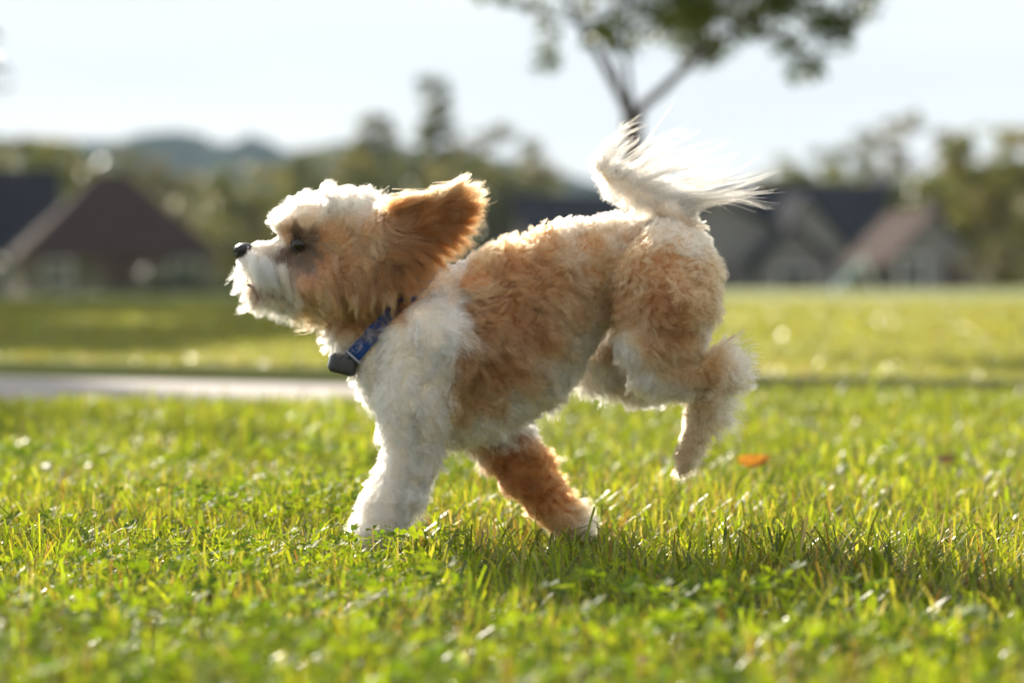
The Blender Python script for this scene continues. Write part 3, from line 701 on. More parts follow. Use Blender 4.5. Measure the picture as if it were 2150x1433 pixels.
# ---- long locks drawn one by one: tail plume, ear fringe, cheek, chin, brow
def locks(spec, K=14):
    """spec: list of (root, c1, c2, tip) in photo x, y, world y ; n, root spread px, tip spread px, colour, wave px"""
    P_all, C_all = [], []
    for (r0, c1, c2, tp, n, rs, ts, c, wv) in spec:
        p = [P(*q) for q in (r0, c1, c2, tp)]
        j0 = rng.normal(0, 1, (n, 3)) * rs / PXM; j0[:, 1] *= .8
        j3 = rng.normal(0, 1, (n, 3)) * ts / PXM; j1 = j0 * .8 + rng.normal(0, 1, (n, 3)) * ts * .35 / PXM; j2 = j0 * .35 + j3 * .6
        T = np.linspace(0, 1, K)[None, :, None]; lt = rng.uniform(.62, 1.03, n)[:, None, None]; T = T * lt
        q0, q1, q2, q3 = [(pp + jj)[:, None, :] for pp, jj in zip(p, (j0, j1, j2, j3))]
        B = (1 - T) ** 3 * q0 + 3 * (1 - T) ** 2 * T * q1 + 3 * (1 - T) * T * T * q2 + T ** 3 * q3
        ax = norm(p[3] - p[0]); sd = norm(np.cross(ax, [0, 1, 0])); ph = rng.uniform(0, 2 * pi); f = rng.uniform(1, 1.8)
        B = B + sd * (wv / PXM * np.sin(ph + 2 * pi * f * T) * T)
        P_all.append(B); C_all.append(np.array(c)[None] * rng.uniform(.85, 1.1, (n, 1)))
    return np.concatenate(P_all), np.clip(np.concatenate(C_all), .01, .95)
TW = (.27, .245, .21)
S = []
tips = [  # where along the tail, then the tip of the lock
 ((1262, 350), (1268, 300), (1300, 275), (1322, 250)), ((1266, 352), (1278, 306), (1310, 282), (1338, 262)), ((1270, 352), (1290, 315), (1315, 300), (1340, 285)), ((1255, 350), (1250, 320), (1280, 290), (1312, 268)),
 ((1285, 362), (1315, 325), (1370, 300), (1432, 258)), ((1295, 368), (1330, 330), (1385, 305), (1440, 275)), ((1300, 372), (1335, 342), (1390, 322), (1420, 300)),
 ((1315, 382), (1345, 345), (1400, 330), (1468, 300)), ((1325, 388), (1365, 350), (1430, 340), (1500, 318)), ((1335, 392), (1375, 365), (1440, 352), (1545, 318)),
 ((1345, 398), (1390, 372), (1450, 372), (1515, 338)), ((1355, 402), (1410, 380), (1480, 385), (1572, 345)), ((1365, 408), (1420, 388), (1500, 395), (1606, 345)),
 ((1372, 412), (1430, 398), (1520, 405), (1600, 368)), ((1380, 416), (1430, 405), (1530, 412), (1620, 372)), ((1388, 420), (1440, 412), (1540, 420), (1634, 388)),
 ((1395, 425), (1450, 420), (1540, 424), (1622, 402)), ((1402, 430), (1450, 428), (1530, 415), (1600, 425)), ((1410, 436), (1460, 420), (1500, 408), (1580, 412)), ((1418, 442), (1455, 428), (1490, 420), (1545, 424)),
 ((1425, 450), (1455, 440), (1480, 420), (1510, 415)), ((1430, 455), (1452, 440), (1470, 432), (1490, 425)),
]
for i_, (a, b, c, d) in enumerate(tips):
    for rep in range(3):
        j = lambda s: (random.gauss(0, s), random.gauss(0, s)); yy = random.uniform(-.012, .012)
        (ax_, ay_), (bx, by), (cx_, cyy), (dx, dy) = a, b, c, d
        q1, q2, q3 = j(6), j(11), j(15)
        S.append(((ax_, ay_, yy), (bx + q1[0], by + q1[1], yy * 1.6), (cx_ + q2[0], cyy + q2[1], yy * 2), (dx + q3[0], dy + q3[1], yy * 2.4), 22 if rep else 12, 6, 1.6 if rep else 7.0, TW, 4))
tp_, tc_ = locks(S, 16)
curves_obj('tail_plume', tp_, tc_, rng.uniform(.00010, .00018, len(tp_)), m_plume, dog, tip=.3)
# ear fringe: the ragged trailing edge, then strands that hang off behind the ear
S = []
EO = (.235, .085, .026); EL = (.40, .19, .08)
def rnd(s): return random.gauss(0, s)
edge = [(842, 428, 905, 414), (880, 424, 940, 402), (918, 416, 965, 380), (938, 408, 982, 368), (950, 412, 1004, 384), (958, 422, 1013, 402), (958, 436, 1016, 425), (956, 450, 1015, 448), (950, 464, 1008, 468), (938, 478, 1000, 490), (925, 490, 988, 510), (912, 500, 972, 528), (900, 510, 955, 548), (885, 518, 940, 565), (868, 526, 920, 582), (850, 532, 900, 600)]
for (x0, y0, x1, y1) in edge:
    for rep in range(4):
        a, b = rnd(6), rnd(6); yy = -.072 + rnd(.004)
        S.append(((x0 - 30 + a, y0 + b + 4, -.068), (x0 + (x1 - x0) * .2 + a, y0 + b, yy - .004), (x0 + (x1 - x0) * .7 + rnd(4), y0 + (y1 - y0) * .6 + rnd(4), yy - .003), (x1 + rnd(6), y1 + rnd(6), yy + .002), 90, 8, 4.5, EL if y0 < 425 else EO, 2))
for k in range(14):                                        # loose wisps off the ear's root
    x0 = 835 + rnd(12); y0 = 560 + rnd(16); x1 = 900 + rnd(16); y1 = 600 + rnd(14)
    S.append(((x0, y0, -.055), (x0 + 12, y0 + 30, -.068), (x1 - 35, y1 + 14, -.07), (x1, y1 - 6, -.066), 26, 6, 3, EO, 4))
for k in range(60):                                        # wavy cheek curtains
    x0 = random.uniform(690, 850); y0 = random.uniform(540, 610); ln = random.uniform(50, 85)
    c = random.choice([Tn, Br, Og, Og, (.20, .085, .035), (.27, .12, .05)])
    yy = -.048 - .012 * math.sin((x0 - 690) / 160 * pi)
    ex = x0 + random.uniform(-4, 26)
    S.append(((x0, y0, yy), (x0 + 8, y0 + ln * .3, yy - .010), (ex, y0 + ln * .7, yy - .010), (ex + rnd(4), min(y0 + ln, 684 + rnd(6) - max(0, x0 - 790) * .25), yy), 55, 6, 2.5, c, 4))
ep, ec_ = locks(S, 12)
curves_obj('ear_fringe', ep, ec_, rng.uniform(.00010, .00016, len(ep)), m_fur, dog, tip=.35)
S = []
for k in range(26):                                        # moustache and beard
    x0 = random.uniform(515, 600); y0 = 545 + rnd(8) + (x0 - 515) * .12
    S.append(((x0, y0, -.022 - (x0 - 515) * .00010), (x0 + 4, y0 + 22, -.030 - (x0 - 515) * .0001), (x0 + 12, y0 + 42, -.030 - (x0 - 515) * .0001), (x0 + 18 + rnd(6), y0 + 62 + rnd(8), -.026 - (x0 - 515) * .0001), 45, 6, 3, Wt if x0 < 575 else Cr, 2))
for k in range(24):                                        # ragged chin and lip in front
    x0 = random.uniform(505, 640); y0 = 640 + rnd(5) if k % 2 else 585 + rnd(16)
    if not k % 2: x0 = 505 + rnd(4)
    S.append(((x0, y0, rnd(.008)), (x0 - 3, y0 + 4, rnd(.008)), (x0 - 6, y0 + 8, rnd(.008)), (x0 - 9 + rnd(8), y0 + 13 + rnd(5), rnd(.008)), 30, 5, 4, Wt, 2))
for k in range(7):                                         # whiskers
    S.append(((505, 570 + rnd(6), -.01), (492, 575, -.014), (482, 582 + rnd(8), -.018), (472 + rnd(5), 592 + rnd(12), -.02), 1, 1, 1, (.8, .76, .7), 1))
bp_, bc_ = locks(S, 10)
curves_obj('beard', bp_, bc_, rng.uniform(.00010, .00016, len(bp_)), m_fur, dog, tip=.35)

m_claw = simple_mat('pale_claw', (.35, .27, .2), (.45, .36, .28), 60, .4)
for k, dy_ in enumerate((-.009, .001, .009)):
    mb = MB(); a_ = P(1428 + 5 * k, 984, YN + dy_) - OFF; mb.tube([a_, a_ + np.array([-.001, 0, -.005]), a_ + np.array([.0008, 0, -.010])], [.0018, .0014, .0003], 6); mb.build('claw', m_claw, dog, True)
# nose, eyes
m_nose = simple_mat('wet_black_nose', (.012, .011, .012), (.02, .018, .018), 60, .32, .35, bscale=900)
m_eye = simple_mat('dark_eye', (.012, .008, .006), (.02, .012, .008), 20, .06, 0)
m_lid = simple_mat('eyelid_skin', (.03, .02, .017), None, 20, .45, 0)
m_lip = simple_mat('dark_lip', (.10, .055, .045), (.14, .08, .07), 60, .4, .2)
def ellipsoid(name, c, r, mat, parent, deform=None, rows=14, cols=20):
    V = []; Fc = []
    for i in range(rows + 1):
        th = pi * i / rows
        for j in range(cols):
            a = 2 * pi * j / cols; p = np.array([sin(th) * cos(a), sin(th) * sin(a), cos(th)])
            if deform: p = deform(p)
            V.append(np.array(c) + p * np.array(r) - OFF)
    for i in range(rows):
        for j in range(cols):
            Fc.append((i * cols + j, (i + 1) * cols + j, (i + 1) * cols + (j + 1) % cols, i * cols + (j + 1) % cols))
    return mesh_obj(name, V, Fc, mat, parent, smooth=True)
def nose_shape(p):
    x, y, z = p
    z2 = z if z > 0 else z * (1.15 - .35 * abs(y)); y2 = y * (1.0 + .25 * max(0, z))
    dent = .30 * math.exp(-((abs(y) - .52) ** 2) / .03 - (z + .1) ** 2 / .05) if x < 0 else 0
    groove = .12 * math.exp(-(y ** 2) / .01) if x < 0 and z < .2 else 0
    return np.array([x + (dent + groove), y2, z2])
nose = ellipsoid('nose', P(514, 528, 0), (.0128, .0128, .0098), m_nose, dog, nose_shape, 24, 32)
for s in (-1, 1):
    o0 = P(646, 515, 0); dv = np.array([-.25, s * 1.0, .02]); dv /= np.linalg.norm(dv)
    r = ray_r(o0, dv); c = o0 + dv * (r - .0048)
    e = ellipsoid('eye', c, (.0090, .0090, .0090), m_eye, dog)
    mb = MB()                                              # rims of the lids
    ring = []
    t1 = norm(np.cross(dv, [0, 0, 1])); t2 = np.cross(t1, dv)
    for k in range(21):
        a = 2 * pi * k / 20; ring.append(c + dv * .0050 + t1 * .0086 * cos(a) + t2 * .0070 * sin(a) - dv * .002 * cos(a) ** 2 - OFF)
    mb.tube(ring, [.0012] * 21, 6); mb.build('eyelid', m_lid, dog, True)
# mouth line on both sides
for s in (-1, 1):
    mb = MB(); line = []
    for (mx_, my_) in ((524, 597), (532, 601), (542, 606), (552, 611), (564, 617), (580, 622)):
        o0 = P(mx_, my_, 0); dv = np.array([-.12, s * 1.0, 0]); dv /= np.linalg.norm(dv); line.append(o0 + dv * (ray_r(o0, dv) + .0008) - OFF)
    mb.tube(line, [.0012, .0020, .0024, .0020, .0014, .0008], 8); mb.build('lip', m_lip, dog, True)

# ------------------------------------------------------------------ collar with its tracker (worn, so a thing of its own)
m_web = simple_mat('blue_webbing', (.003, .035, .20), (.006, .06, .30), 400, .75, .6, stretch=(1, 1, 1), bscale=1500)
m_plast = simple_mat('dark_grey_plastic', (.03, .03, .032), (.045, .045, .046), 30, .38, .1)
m_metal = simple_mat('steel', (.55, .55, .56), (.65, .65, .66), 20, .25, 0, metal=1.0)
m_clear = simple_mat('pale_rubber_loop', (.35, .36, .40), None, 20, .35, 0)
collar = empty('collar', tuple(c_c)); tag(collar, 'blue webbing collar round the neck of the running dog', 'collar')
NS = 96; BW = .0082
prof_r = []
for k in range(NS):
    a = 2 * pi * k / NS; d = c_u * cos(a) + c_v * sin(a); prof_r.append(min(ray_r(c_c, d), .092) + .0026 + .0055 * max(0, -d[2]) - .003 * max(0, d[2]))
prof_r = np.array(prof_r)
for _ in range(6): prof_r = (np.roll(prof_r, 1) + prof_r * 2 + np.roll(prof_r, -1)) / 4
def band_pt(k, s, lift): 
    a = 2 * pi * k / NS; d = c_u * cos(a) + c_v * sin(a); return d * (prof_r[k % NS] + lift) + c_n * s
V = []; Fc = []
for k in range(NS):
    for (s, l) in ((-BW, 0), (-BW, .0018), (-BW * .85, .0024), (BW * .85, .0024), (BW, .0018), (BW, 0)): V.append(band_pt(k, s, l))
for k in range(NS):
    for j in range(6): a, b = k * 6, ((k + 1) % NS) * 6; Fc.append((a + j, a + (j + 1) % 6, b + (j + 1) % 6, b + j))
mesh_obj('webbing_band', V, Fc, m_web, collar, smooth=False)
# direction of the throat: c_u or -c_u, whichever points down
kb = 0 if c_u[2] < 0 else NS // 2
sgn = 1 if kb == 0 else -1
def kk(frac): return int(round((kb + frac * NS))) % NS
near_sign = -1 if (c_v * sin(2 * pi * ((kb + 4) % NS) / NS))[1] > 0 else 1
kl = (kb + near_sign * 7) % NS
mb = MB(); ringp = []
for (s, l) in ((-BW * 1.25, -.001), (-BW * 1.25, .005), (BW * 1.25, .005), (BW * 1.25, -.001), (-BW * 1.25, -.001)): ringp.append(band_pt(kl, s, l))
mb.tube(ringp, [.0014] * 5, 8); mb.build('keeper_loop', m_clear, collar, True)
mb = MB(); kr = (kb + near_sign * 3) % NS
ringp = [band_pt(kr, BW * 1.15 * cos(a), .004 + .004 * sin(a)) for a in np.linspace(0, 2 * pi, 17)]
mb.tube(ringp, [.0011] * 17, 8); mb.build('metal_ring', m_metal, collar, True)
# tracker: rounded box hung under the throat
tr = empty('collar_tracker', tuple(P(722, 764, -.006))); tag(tr, 'dark grey plastic tracking unit hanging from the blue collar under the throat', 'tracker')
def rbox(hx, hy, hz, r, n=5):
    V = []; Fc = []; rows = 2 * n + 2; cols = 4 * n + 4
    for i in range(rows):
        ph = -pi / 2 + pi * (i if i <= n else i - 1) / (2 * n); cz = hz - r if i > n else -(hz - r)
        for j in range(cols):
            qd = j // (n + 1); th = (j - qd) * (pi / 2) / n
            sx = 1 if qd in (0, 3) else -1; sy = 1 if qd in (0, 1) else -1
            V.append((sx * (hx - r) + r * cos(ph) * cos(th), sy * (hy - r) + r * cos(ph) * sin(th), cz + r * sin(ph)))
    for i in range(rows - 1):
        for j in range(cols): Fc.append((i * cols + j, i * cols + (j + 1) % cols, (i + 1) * cols + (j + 1) % cols, (i + 1) * cols + j))
    Fc.append(tuple(range(cols))[::-1]); Fc.append(tuple((rows - 1) * cols + j for j in range(cols)))
    return np.array(V), Fc
V, Fc = rbox(.0150, .019, .0108, .0055); o = mesh_obj('tracker_case', V, Fc, m_plast, tr, smooth=True); o.rotation_euler = (0, radians(14), 0)
V, Fc = rbox(.0012, .013, .0070, .0011); o = mesh_obj('end_plate', V, Fc, m_metal, tr, smooth=True); o.location = (-.0150, 0, .0035); o.rotation_euler = (0, radians(14), 0)

# ------------------------------------------------------------------ fallen leaves
def leaf_shape(L, Wd, curl, fold, seed=0, teeth=0):
    r = random.Random(seed); n = 12; V = []; Fc = []
    for i in range(n + 1):
        t = i / n; w = Wd * .5 * (math.sin(pi * t ** .85) ** .8 if 0 < t < 1 else .02) * (1 + (teeth * (i % 2)) + r.uniform(-.06, .06))
        z = curl * (t - .5) ** 2 * L * 4
        for s in (-1, -.5, 0, .5, 1): V.append((t * L - L / 2, s * w, z + fold * abs(s) * w + r.uniform(-1, 1) * .0006))
    for i in range(n):
        for j in range(4): a = i * 5 + j; Fc.append((a, a + 1, a + 6, a + 5))
    return V, Fc
def fallen_leaf(px, py, D, L, Wd, rot, c1, c2, label, curl=.25, fold=.35, seed=1, z=0):
    m, nt, out = new_mat('fallen_leaf')
    b = nt.nodes.new('ShaderNodeBsdfPrincipled'); b.inputs['Roughness'].default_value = .6
    t = nt.nodes.new('ShaderNodeBsdfTranslucent'); tc = nt.nodes.new('ShaderNodeTexCoord')
    nz = nt.nodes.new('ShaderNodeTexNoise'); nz.inputs['Scale'].default_value = 60
    rp = nt.nodes.new('ShaderNodeValToRGB'); rp.color_ramp.elements[0].color = (*c1, 1); rp.color_ramp.elements[1].color = (*c2, 1)
    rp.color_ramp.elements[0].position = .4; rp.color_ramp.elements[1].position = .6
    nt.links.new(tc.outputs['Object'], nz.inputs['Vector']); nt.links.new(nz.outputs['Fac'], rp.inputs[0])
    nt.links.new(rp.outputs[0], b.inputs['Base Color']); nt.links.new(rp.outputs[0], t.inputs['Color'])
    mx = nt.nodes.new('ShaderNodeMixShader'); mx.inputs[0].default_value = .5
    nt.links.new(b.outputs[0], mx.inputs[1]); nt.links.new(t.outputs[0], mx.inputs[2]); nt.links.new(mx.outputs[0], out.inputs['Surface'])
    root = empty('fallen_leaf', tuple(W(px, py, D))); tag(root, label, 'leaf')
    root.rotation_euler = rot
    V, Fc = leaf_shape(L, Wd, curl, fold, seed, .12); mesh_obj('leaf_blade', V, Fc, m, root, smooth=True)
    mb = MB(); mb.tube([(-L / 2 - L * .28, .001, .001), (-L / 2, 0, curl * L), (L * .4, 0, curl * .3 * L + .0006)], [.0006, .0009, .0003], 6); mb.build('stalk', simple_mat('stalk_brown', (.18, .09, .04), None, 20, .7), root, True)
fallen_leaf(1582, 972, 4.05, .050, .024, (radians(48), radians(-8), radians(6)), (.85, .36, .02), (.45, .14, .03), 'orange autumn leaf standing in the grass behind the lifted hind paw', seed=3)
fallen_leaf(447, 1262, 2.53, .040, .026, (radians(60), radians(50), radians(20)), (.16, .07, .05), (.30, .20, .15), 'brown curled dead leaf half sunk in the near grass at left', seed=4, curl=.5)
fallen_leaf(214, 1112, 3.2, .012, .010, (radians(40), 0, radians(30)), (.40, .07, .03), (.28, .05, .02), 'small red leaf scrap in the grass at far left', seed=5)
fallen_leaf(368, 1218, 2.75, .016, .012, (radians(50), 0, radians(60)), (.35, .09, .05), (.20, .06, .03), 'small dark red leaf scrap above the brown curled leaf', seed=6)
fallen_leaf(1985, 968, 4.3, .030, .02, (radians(40), 0, radians(10)), (.20, .10, .05), (.12, .06, .03), 'dark brown leaf lying in the blurred grass at right', seed=7)
fallen_leaf(1742, 1276, 2.52, .010, .008, (radians(50), 0, radians(50)), (.6, .2, .04), (.5, .15, .03), 'tiny orange leaf scrap in the shaded grass at right', seed=8)

# ------------------------------------------------------------------ trees
m_bark = simple_mat('grey_bark', (.07, .055, .045), (.14, .115, .09), 14, .9, .7, bscale=60, stretch=(1, 1, .25))
m_leafA = leaf_mat('tree_leaf', trans=.45, rough=.4, tint=(1.2, 1.25, .5))
def leaf_cloud(name, centres, radii, n, size, palette, parent, mat, flat=.75, seed=1):
    """leaf-sized faces in many overlapping clumps"""
    r = np.random.default_rng(seed); centres = np.array(centres); radii = np.array(radii)
    w = radii ** 2; k = r.choice(len(centres), n, p=w / w.sum())
    d = norm(r.normal(0, 1, (n, 3))); rr = radii[k] * r.random(n) ** (.42)
    c = centres[k] + d * rr[:, None] * np.array([1, 1, flat])
    nrm = norm(r.normal(0, 1, (n, 3)) + np.array([0, 0, .6])); t = norm(np.cross(nrm, r.normal(0, 1, (n, 3)))); b = np.cross(nrm, t)
    s = (size * r.uniform(.6, 1.3, n))[:, None]
    V = np.stack([c - t * s, c - b * s * .45 + nrm * s * .1, c + t * s, c + b * s * .45 + nrm * s * .1], 1).reshape(-1, 3)
    q = np.arange(n)[:, None] * 4 + np.arange(4)[None]
    pal = np.array(palette); cc = pal[r.integers(0, len(pal), len(centres))][k] * r.uniform(.75, 1.25, (n, 1))
    return mesh_obj(name, V, q, mat, parent, smooth=False, colors=np.repeat(cc, 4, axis=0))

# the young tree on the far lawn: trunk forking low, crown above the frame
TD = 10.6
base = W(1325, 700, TD); gz = float(terrain(np.array([base[0]]), np.array([base[1]]))[0])
yt = empty('young_tree', (base[0], base[1], gz)); tag(yt, 'young tree with forked trunk and dark leaves above the tail of the dog', 'tree')
def loc(px, py, dy=0):
    p = W(px, py, TD + dy); return p - np.array([base[0], base[1], gz])
mb = MB(); tr_pts = [(0, 0, -.05), (0, 0, .02), (0.005, 0, .3), tuple(loc(1326, 420)), tuple(loc(1326, 330)), tuple(loc(1328, 270)), tuple(loc(1330, 236))]
mb.tube(tr_pts, [.080, .060, .050, .044, .042, .041, .036], 12, .05); mb.build('trunk', m_bark, yt, True)
def branch(pts, r0, r1):
    m = MB(); n = len(pts); m.tube(pts, [r0 + (r1 - r0) * i / (n - 1) for i in range(n)], 8, .06); m.build('branch', m_bark, yt, True)
branch([loc(1326, 262), loc(1310, 215), loc(1280, 160), loc(1250, 105), loc(1215, 50), loc(1190, 0), loc(1150, -80), loc(1120, -190, .1)], .021, .008)
branch([loc(1334, 258), loc(1350, 222, -.05), loc(1395, 185, -.1), loc(1440, 140, -.15), (loc(1480, 105, -.2)), loc(1560, 50, -.25), loc(1640, 10, -.3), loc(1740, -60, -.3)], .023, .008)
branch([loc(1328, 250), loc(1322, 200, .1), loc(1316, 130, .15), loc(1310, 60, .2), loc(1330, -60, .2), loc(1370, -240, .2)], .015, .006)
branch([loc(1302, 205), loc(1296, 150, .3), loc(1270, 90, .4), loc(1240, 20, .5), loc(1240, -120, .6)], .009, .005)
branch([loc(1440, 142, -.15), loc(1475, 70, -.1), loc(1500, -20, 0), loc(1520, -160, .1)], .011, .005)
branch([loc(1560, 50, -.25), loc(1620, 70, -.3), loc(1670, 110, -.32), loc(1705, 150, -.34)], .006, .003)
branch([loc(1215, 50), loc(1180, 40, -.1), loc(1130, 25, -.2), loc(1080, 5, -.2)], .006, .003)
cl = []; rad = []
def add_cl(px, py, dy, r): cl.append(loc(px, py, dy)); rad.append(r * 1.5)
rr_ = random.Random(9)
for k in range(46):                                      # the dense right-hand mass just in frame and above it
    add_cl(rr_.uniform(1390, 1800), rr_.uniform(-160, 62) - max(0, (rr_.random() - .5)) * 40, rr_.uniform(-.5, .5), rr_.uniform(.05, .10))
for (x, y) in [(1750, 80), (1770, 50), (1720, 60), (1800, 20), (1820, -10), (1660, 95), (1690, 140), (1700, 150), (1640, 85), (1560, 60), (1500, 95), (1470, 110), (1440, 60), (1600, 40), (1540, 20), (1700, 30), (1380, 40), (1420, 20), (1480, 30)]: add_cl(x, y, rr_.uniform(-.3, .3), rr_.uniform(.045, .075))
for (x, y) in [(1130, 22), (1110, 10), (1150, 60), (1155, 100), (1145, 130), (1170, 20), (1230, 15), (1280, 40), (1270, 75), (1300, 30), (1320, 100), (1310, 60), (1335, 10), (1255, 60), (1060, 0), (1010, -10), (1200, -20), (1280, -20), (1240, 90), (1290, 90)]: add_cl(x, y, rr_.uniform(-.2, .3), rr_.uniform(.03, .05))
leaf_cloud('crown', cl, rad, 9500, .018, [(.06, .09, .025), (.08, .11, .03), (.045, .07, .022), (.11, .13, .03)], yt, m_leafA, seed=23); cl = []; rad = []
for k in range(150):
    a = rr_.uniform(0, 2 * pi); q = rr_.random() ** .5; zz = rr_.uniform(-900, -60)
    w_ = 480 * (1 - abs(zz + 420) / 900); add_cl(1400 + cos(a) * q * w_, zz, sin(a) * q * w_ / 560, rr_.uniform(.07, .14))
DG = [(.035, .060, .018), (.05, .075, .02), (.028, .048, .018), (.07, .095, .02)]
leaf_cloud('crown', cl, rad, 9000, .03, DG, yt, m_leafA, seed=3)
leaf_cloud('yellow_leaves', [loc(1262, 70), loc(1270, 82), loc(1330, 80)], [.035, .03, .02], 60, .02, [(.40, .42, .03), (.30, .34, .03)], yt, m_leafA, seed=8)

# a general tree kit: trunk, limbs and a crown of leaf clumps; unit height 1, later scaled
def tree_kit(seed, palette, shape, n=2600, nb=46, bark=True, size=.022, open_=0.5):
    r = random.Random(seed); t = empty('tree'); mb = MB()
    mb.tube([(0, 0, -.03), (0, 0, .02), (.006, .004, .2), (-.004, .006, .45), (.004, 0, .75)], [.030, .022, .018, .013, .004], 8, .08)
    for k in range(9):
        z = r.uniform(.22, .7); a = r.uniform(0, 2 * pi); L = shape(z) * r.uniform(.6, .95)
        mb.tube([(0, 0, z), (cos(a) * L * .5, sin(a) * L * .5, z + L * .35), (cos(a) * L, sin(a) * L, z + L * .6)], [.008, .005, .002], 5)
    mb.build('trunk', m_bark, t, True)
    cs = []; rs = []
    for k in range(int(nb * 2.2)):
        z = r.uniform(.14, .97); a = r.uniform(0, 2 * pi); R_ = shape(z); q = R_ * r.random() ** .45
        cs.append((cos(a) * q, sin(a) * q, z)); rs.append(r.uniform(.4, .8) * (R_ * .30 + .016))
    leaf_cloud('crown', cs, rs, int(n * 2.4), size * 1.05, palette, t, m_leafA, seed=seed)
    return t
round_ = lambda z: .42 * max(.05, math.sin(pi * min(1, max(0, (z - .06) / .98))) ** .6)
spire_ = lambda z: .15 * max(.12, 1.05 - z) ** .6 + .02
wide_ = lambda z: .50 * max(.05, math.sin(pi * min(1, max(0, (z - .02) / 1.02))) ** .5)
shade_ = lambda z: .34 * max(.05, math.sin(pi * min(1, max(0, (z - .02) / 1.02))) ** .5)
thin_ = lambda z: .30 * max(.05, math.sin(pi * min(1, max(0, (z - .1) / .95))) ** .7)
PG1 = [(.10, .12, .045), (.13, .14, .05), (.075, .095, .035), (.16, .16, .055)]
PG2 = [(.17, .175, .06), (.22, .21, .07), (.13, .14, .05), (.24, .20, .08)]
PG3 = [(.16, .13, .08), (.19, .15, .09), (.13, .12, .06), (.11, .12, .06)]
kits = {'round': tree_kit(1, PG1, round_), 'olive': tree_kit(2, PG2, round_, 3000), 'spire': tree_kit(3, PG1, spire_, 2200, 60, size=.018), 'brown': tree_kit(4, PG3, thin_, 1100, 30, size=.02), 'wide': tree_kit(5, PG1, wide_, 3600, 60), 'shade': tree_kit(6, PG1, shade_, 10000, 80, size=.028)}
used = set()
def place_tree(kind, px, D, top_py, label, group=None, name='tree', rz=0.0, wx=1.0, xy=None, h=None):
    k = kits[kind]
    if kind not in used: o = k; used.add(kind)
    else:
        o = k.copy(); COL.objects.link(o)
        for c in [c for c in k.children]:
            d = c.copy(); COL.objects.link(d); d.parent = o
    if xy is None: p = W(px, 590, D); x, y = p[0], p[1]
    else: x, y = xy
    z0 = float(terrain(np.array([x]), np.array([y]))[0])
    if h is None: h = (CAM_Z + (590 - top_py) / FPX * D) - z0
    o.location = (x, y, z0 - .02 * h); o.scale = (h * wx, h * wx, h); o.rotation_euler = (0, 0, rz); o.name = name
    tag(o, label, 'tree', group); return o
def behind(px): return px
# centre: tall thin tree and its companions
place_tree('spire', 915, 210, 145, 'tall narrow tree rising highest above the head of the dog', name='tree', rz=.3)
place_tree('spire', 790, 215, 225, 'shorter narrow pointed tree left of the tallest one', rz=1.7, wx=1.5)
place_tree('brown', 1045, 200, 240, 'thin half bare tree right of the tallest narrow one', rz=.9)
place_tree('round', 860, 205, 300, 'round dark tree directly below the two narrow trees', rz=2.2, wx=1.1)
place_tree('olive', 985, 195, 325, 'olive green tree behind the flying ear of the dog', rz=.2, wx=1.2)
place_tree('wide', 1110, 205, 350, 'broad dark tree between the ear and the back of the dog', rz=2.5)
place_tree('olive', 700, 200, 300, 'olive tree behind the forehead of the dog', rz=2.8, wx=1.0)
# right
place_tree('round', 1740, 185, 298, 'round topped tree rising behind the dark roofs at right', rz=.4, wx=1.15)
place_tree('olive', 1640, 190, 350, 'low olive tree just right of the tail plume', rz=1.4, wx=1.2)
place_tree('brown', 1905, 175, 215, 'thin bare brownish tree standing between the round and the large right tree', rz=1.1, wx=1.1)
place_tree('olive', 2110, 120, 250, 'large sunny olive tree at the right edge', rz=2.0, wx=1.1)
place_tree('wide', 1990, 150, 345, 'broad green tree over the small gabled house at right', rz=1.0, wx=.9)
place_tree('brown', 2090, 100, 500, 'low reddish brown bush at the right end of the lawn', rz=.5, wx=2.2)
place_tree('round', 1500, 200, 400, 'dark low tree hidden mostly by the tail', rz=2.9, wx=1.5)
place_tree('wide', 1230, 215, 395, 'dark broad tree low behind the back of the dog', rz=.6, wx=1.3)
# left
place_tree('round', 10, 170, 275, 'dark green tree at the left edge behind the dark roof', rz=1.2)
place_tree('olive', 95, 200, 275, 'sunlit yellowish tree between the two left roofs', rz=.9, wx=.9)
place_tree('brown', 250, 230, 290, 'brownish tree above the ridge of the tan roof', rz=.1, wx=1.6)
place_tree('brown', 400, 230, 345, 'low brown tree sloping down behind the tan roof', rz=1.9, wx=2.0)
place_tree('olive', 540, 210, 335, 'olive tree in front of the blue hills left of the dog', rz=2.4, wx=1.1)
place_tree('olive', 430, 165, 450, 'small yellow green tree at the right foot of the tan roof', rz=.4, wx=1.3)
# trees out of the frame at left whose shade lies over the far lawn
G_SH = 'shade trees beyond the left edge'
for i_, (x, y, h) in enumerate([(-10.0, 22, 10), (-14, 30, 14), (-16.5, 42, 18), (-19.5, 54, 21), (-22, 66, 22), (-21.2, 74, 23), (-24.5, 92, 26), (-27, 80, 24), (-21, 36, 17)]):
    place_tree('shade', 0, 0, 0, 'large leafy shade tree standing left of the view', G_SH, rz=i_ * 1.3, xy=(x, y), h=h, wx=.78)
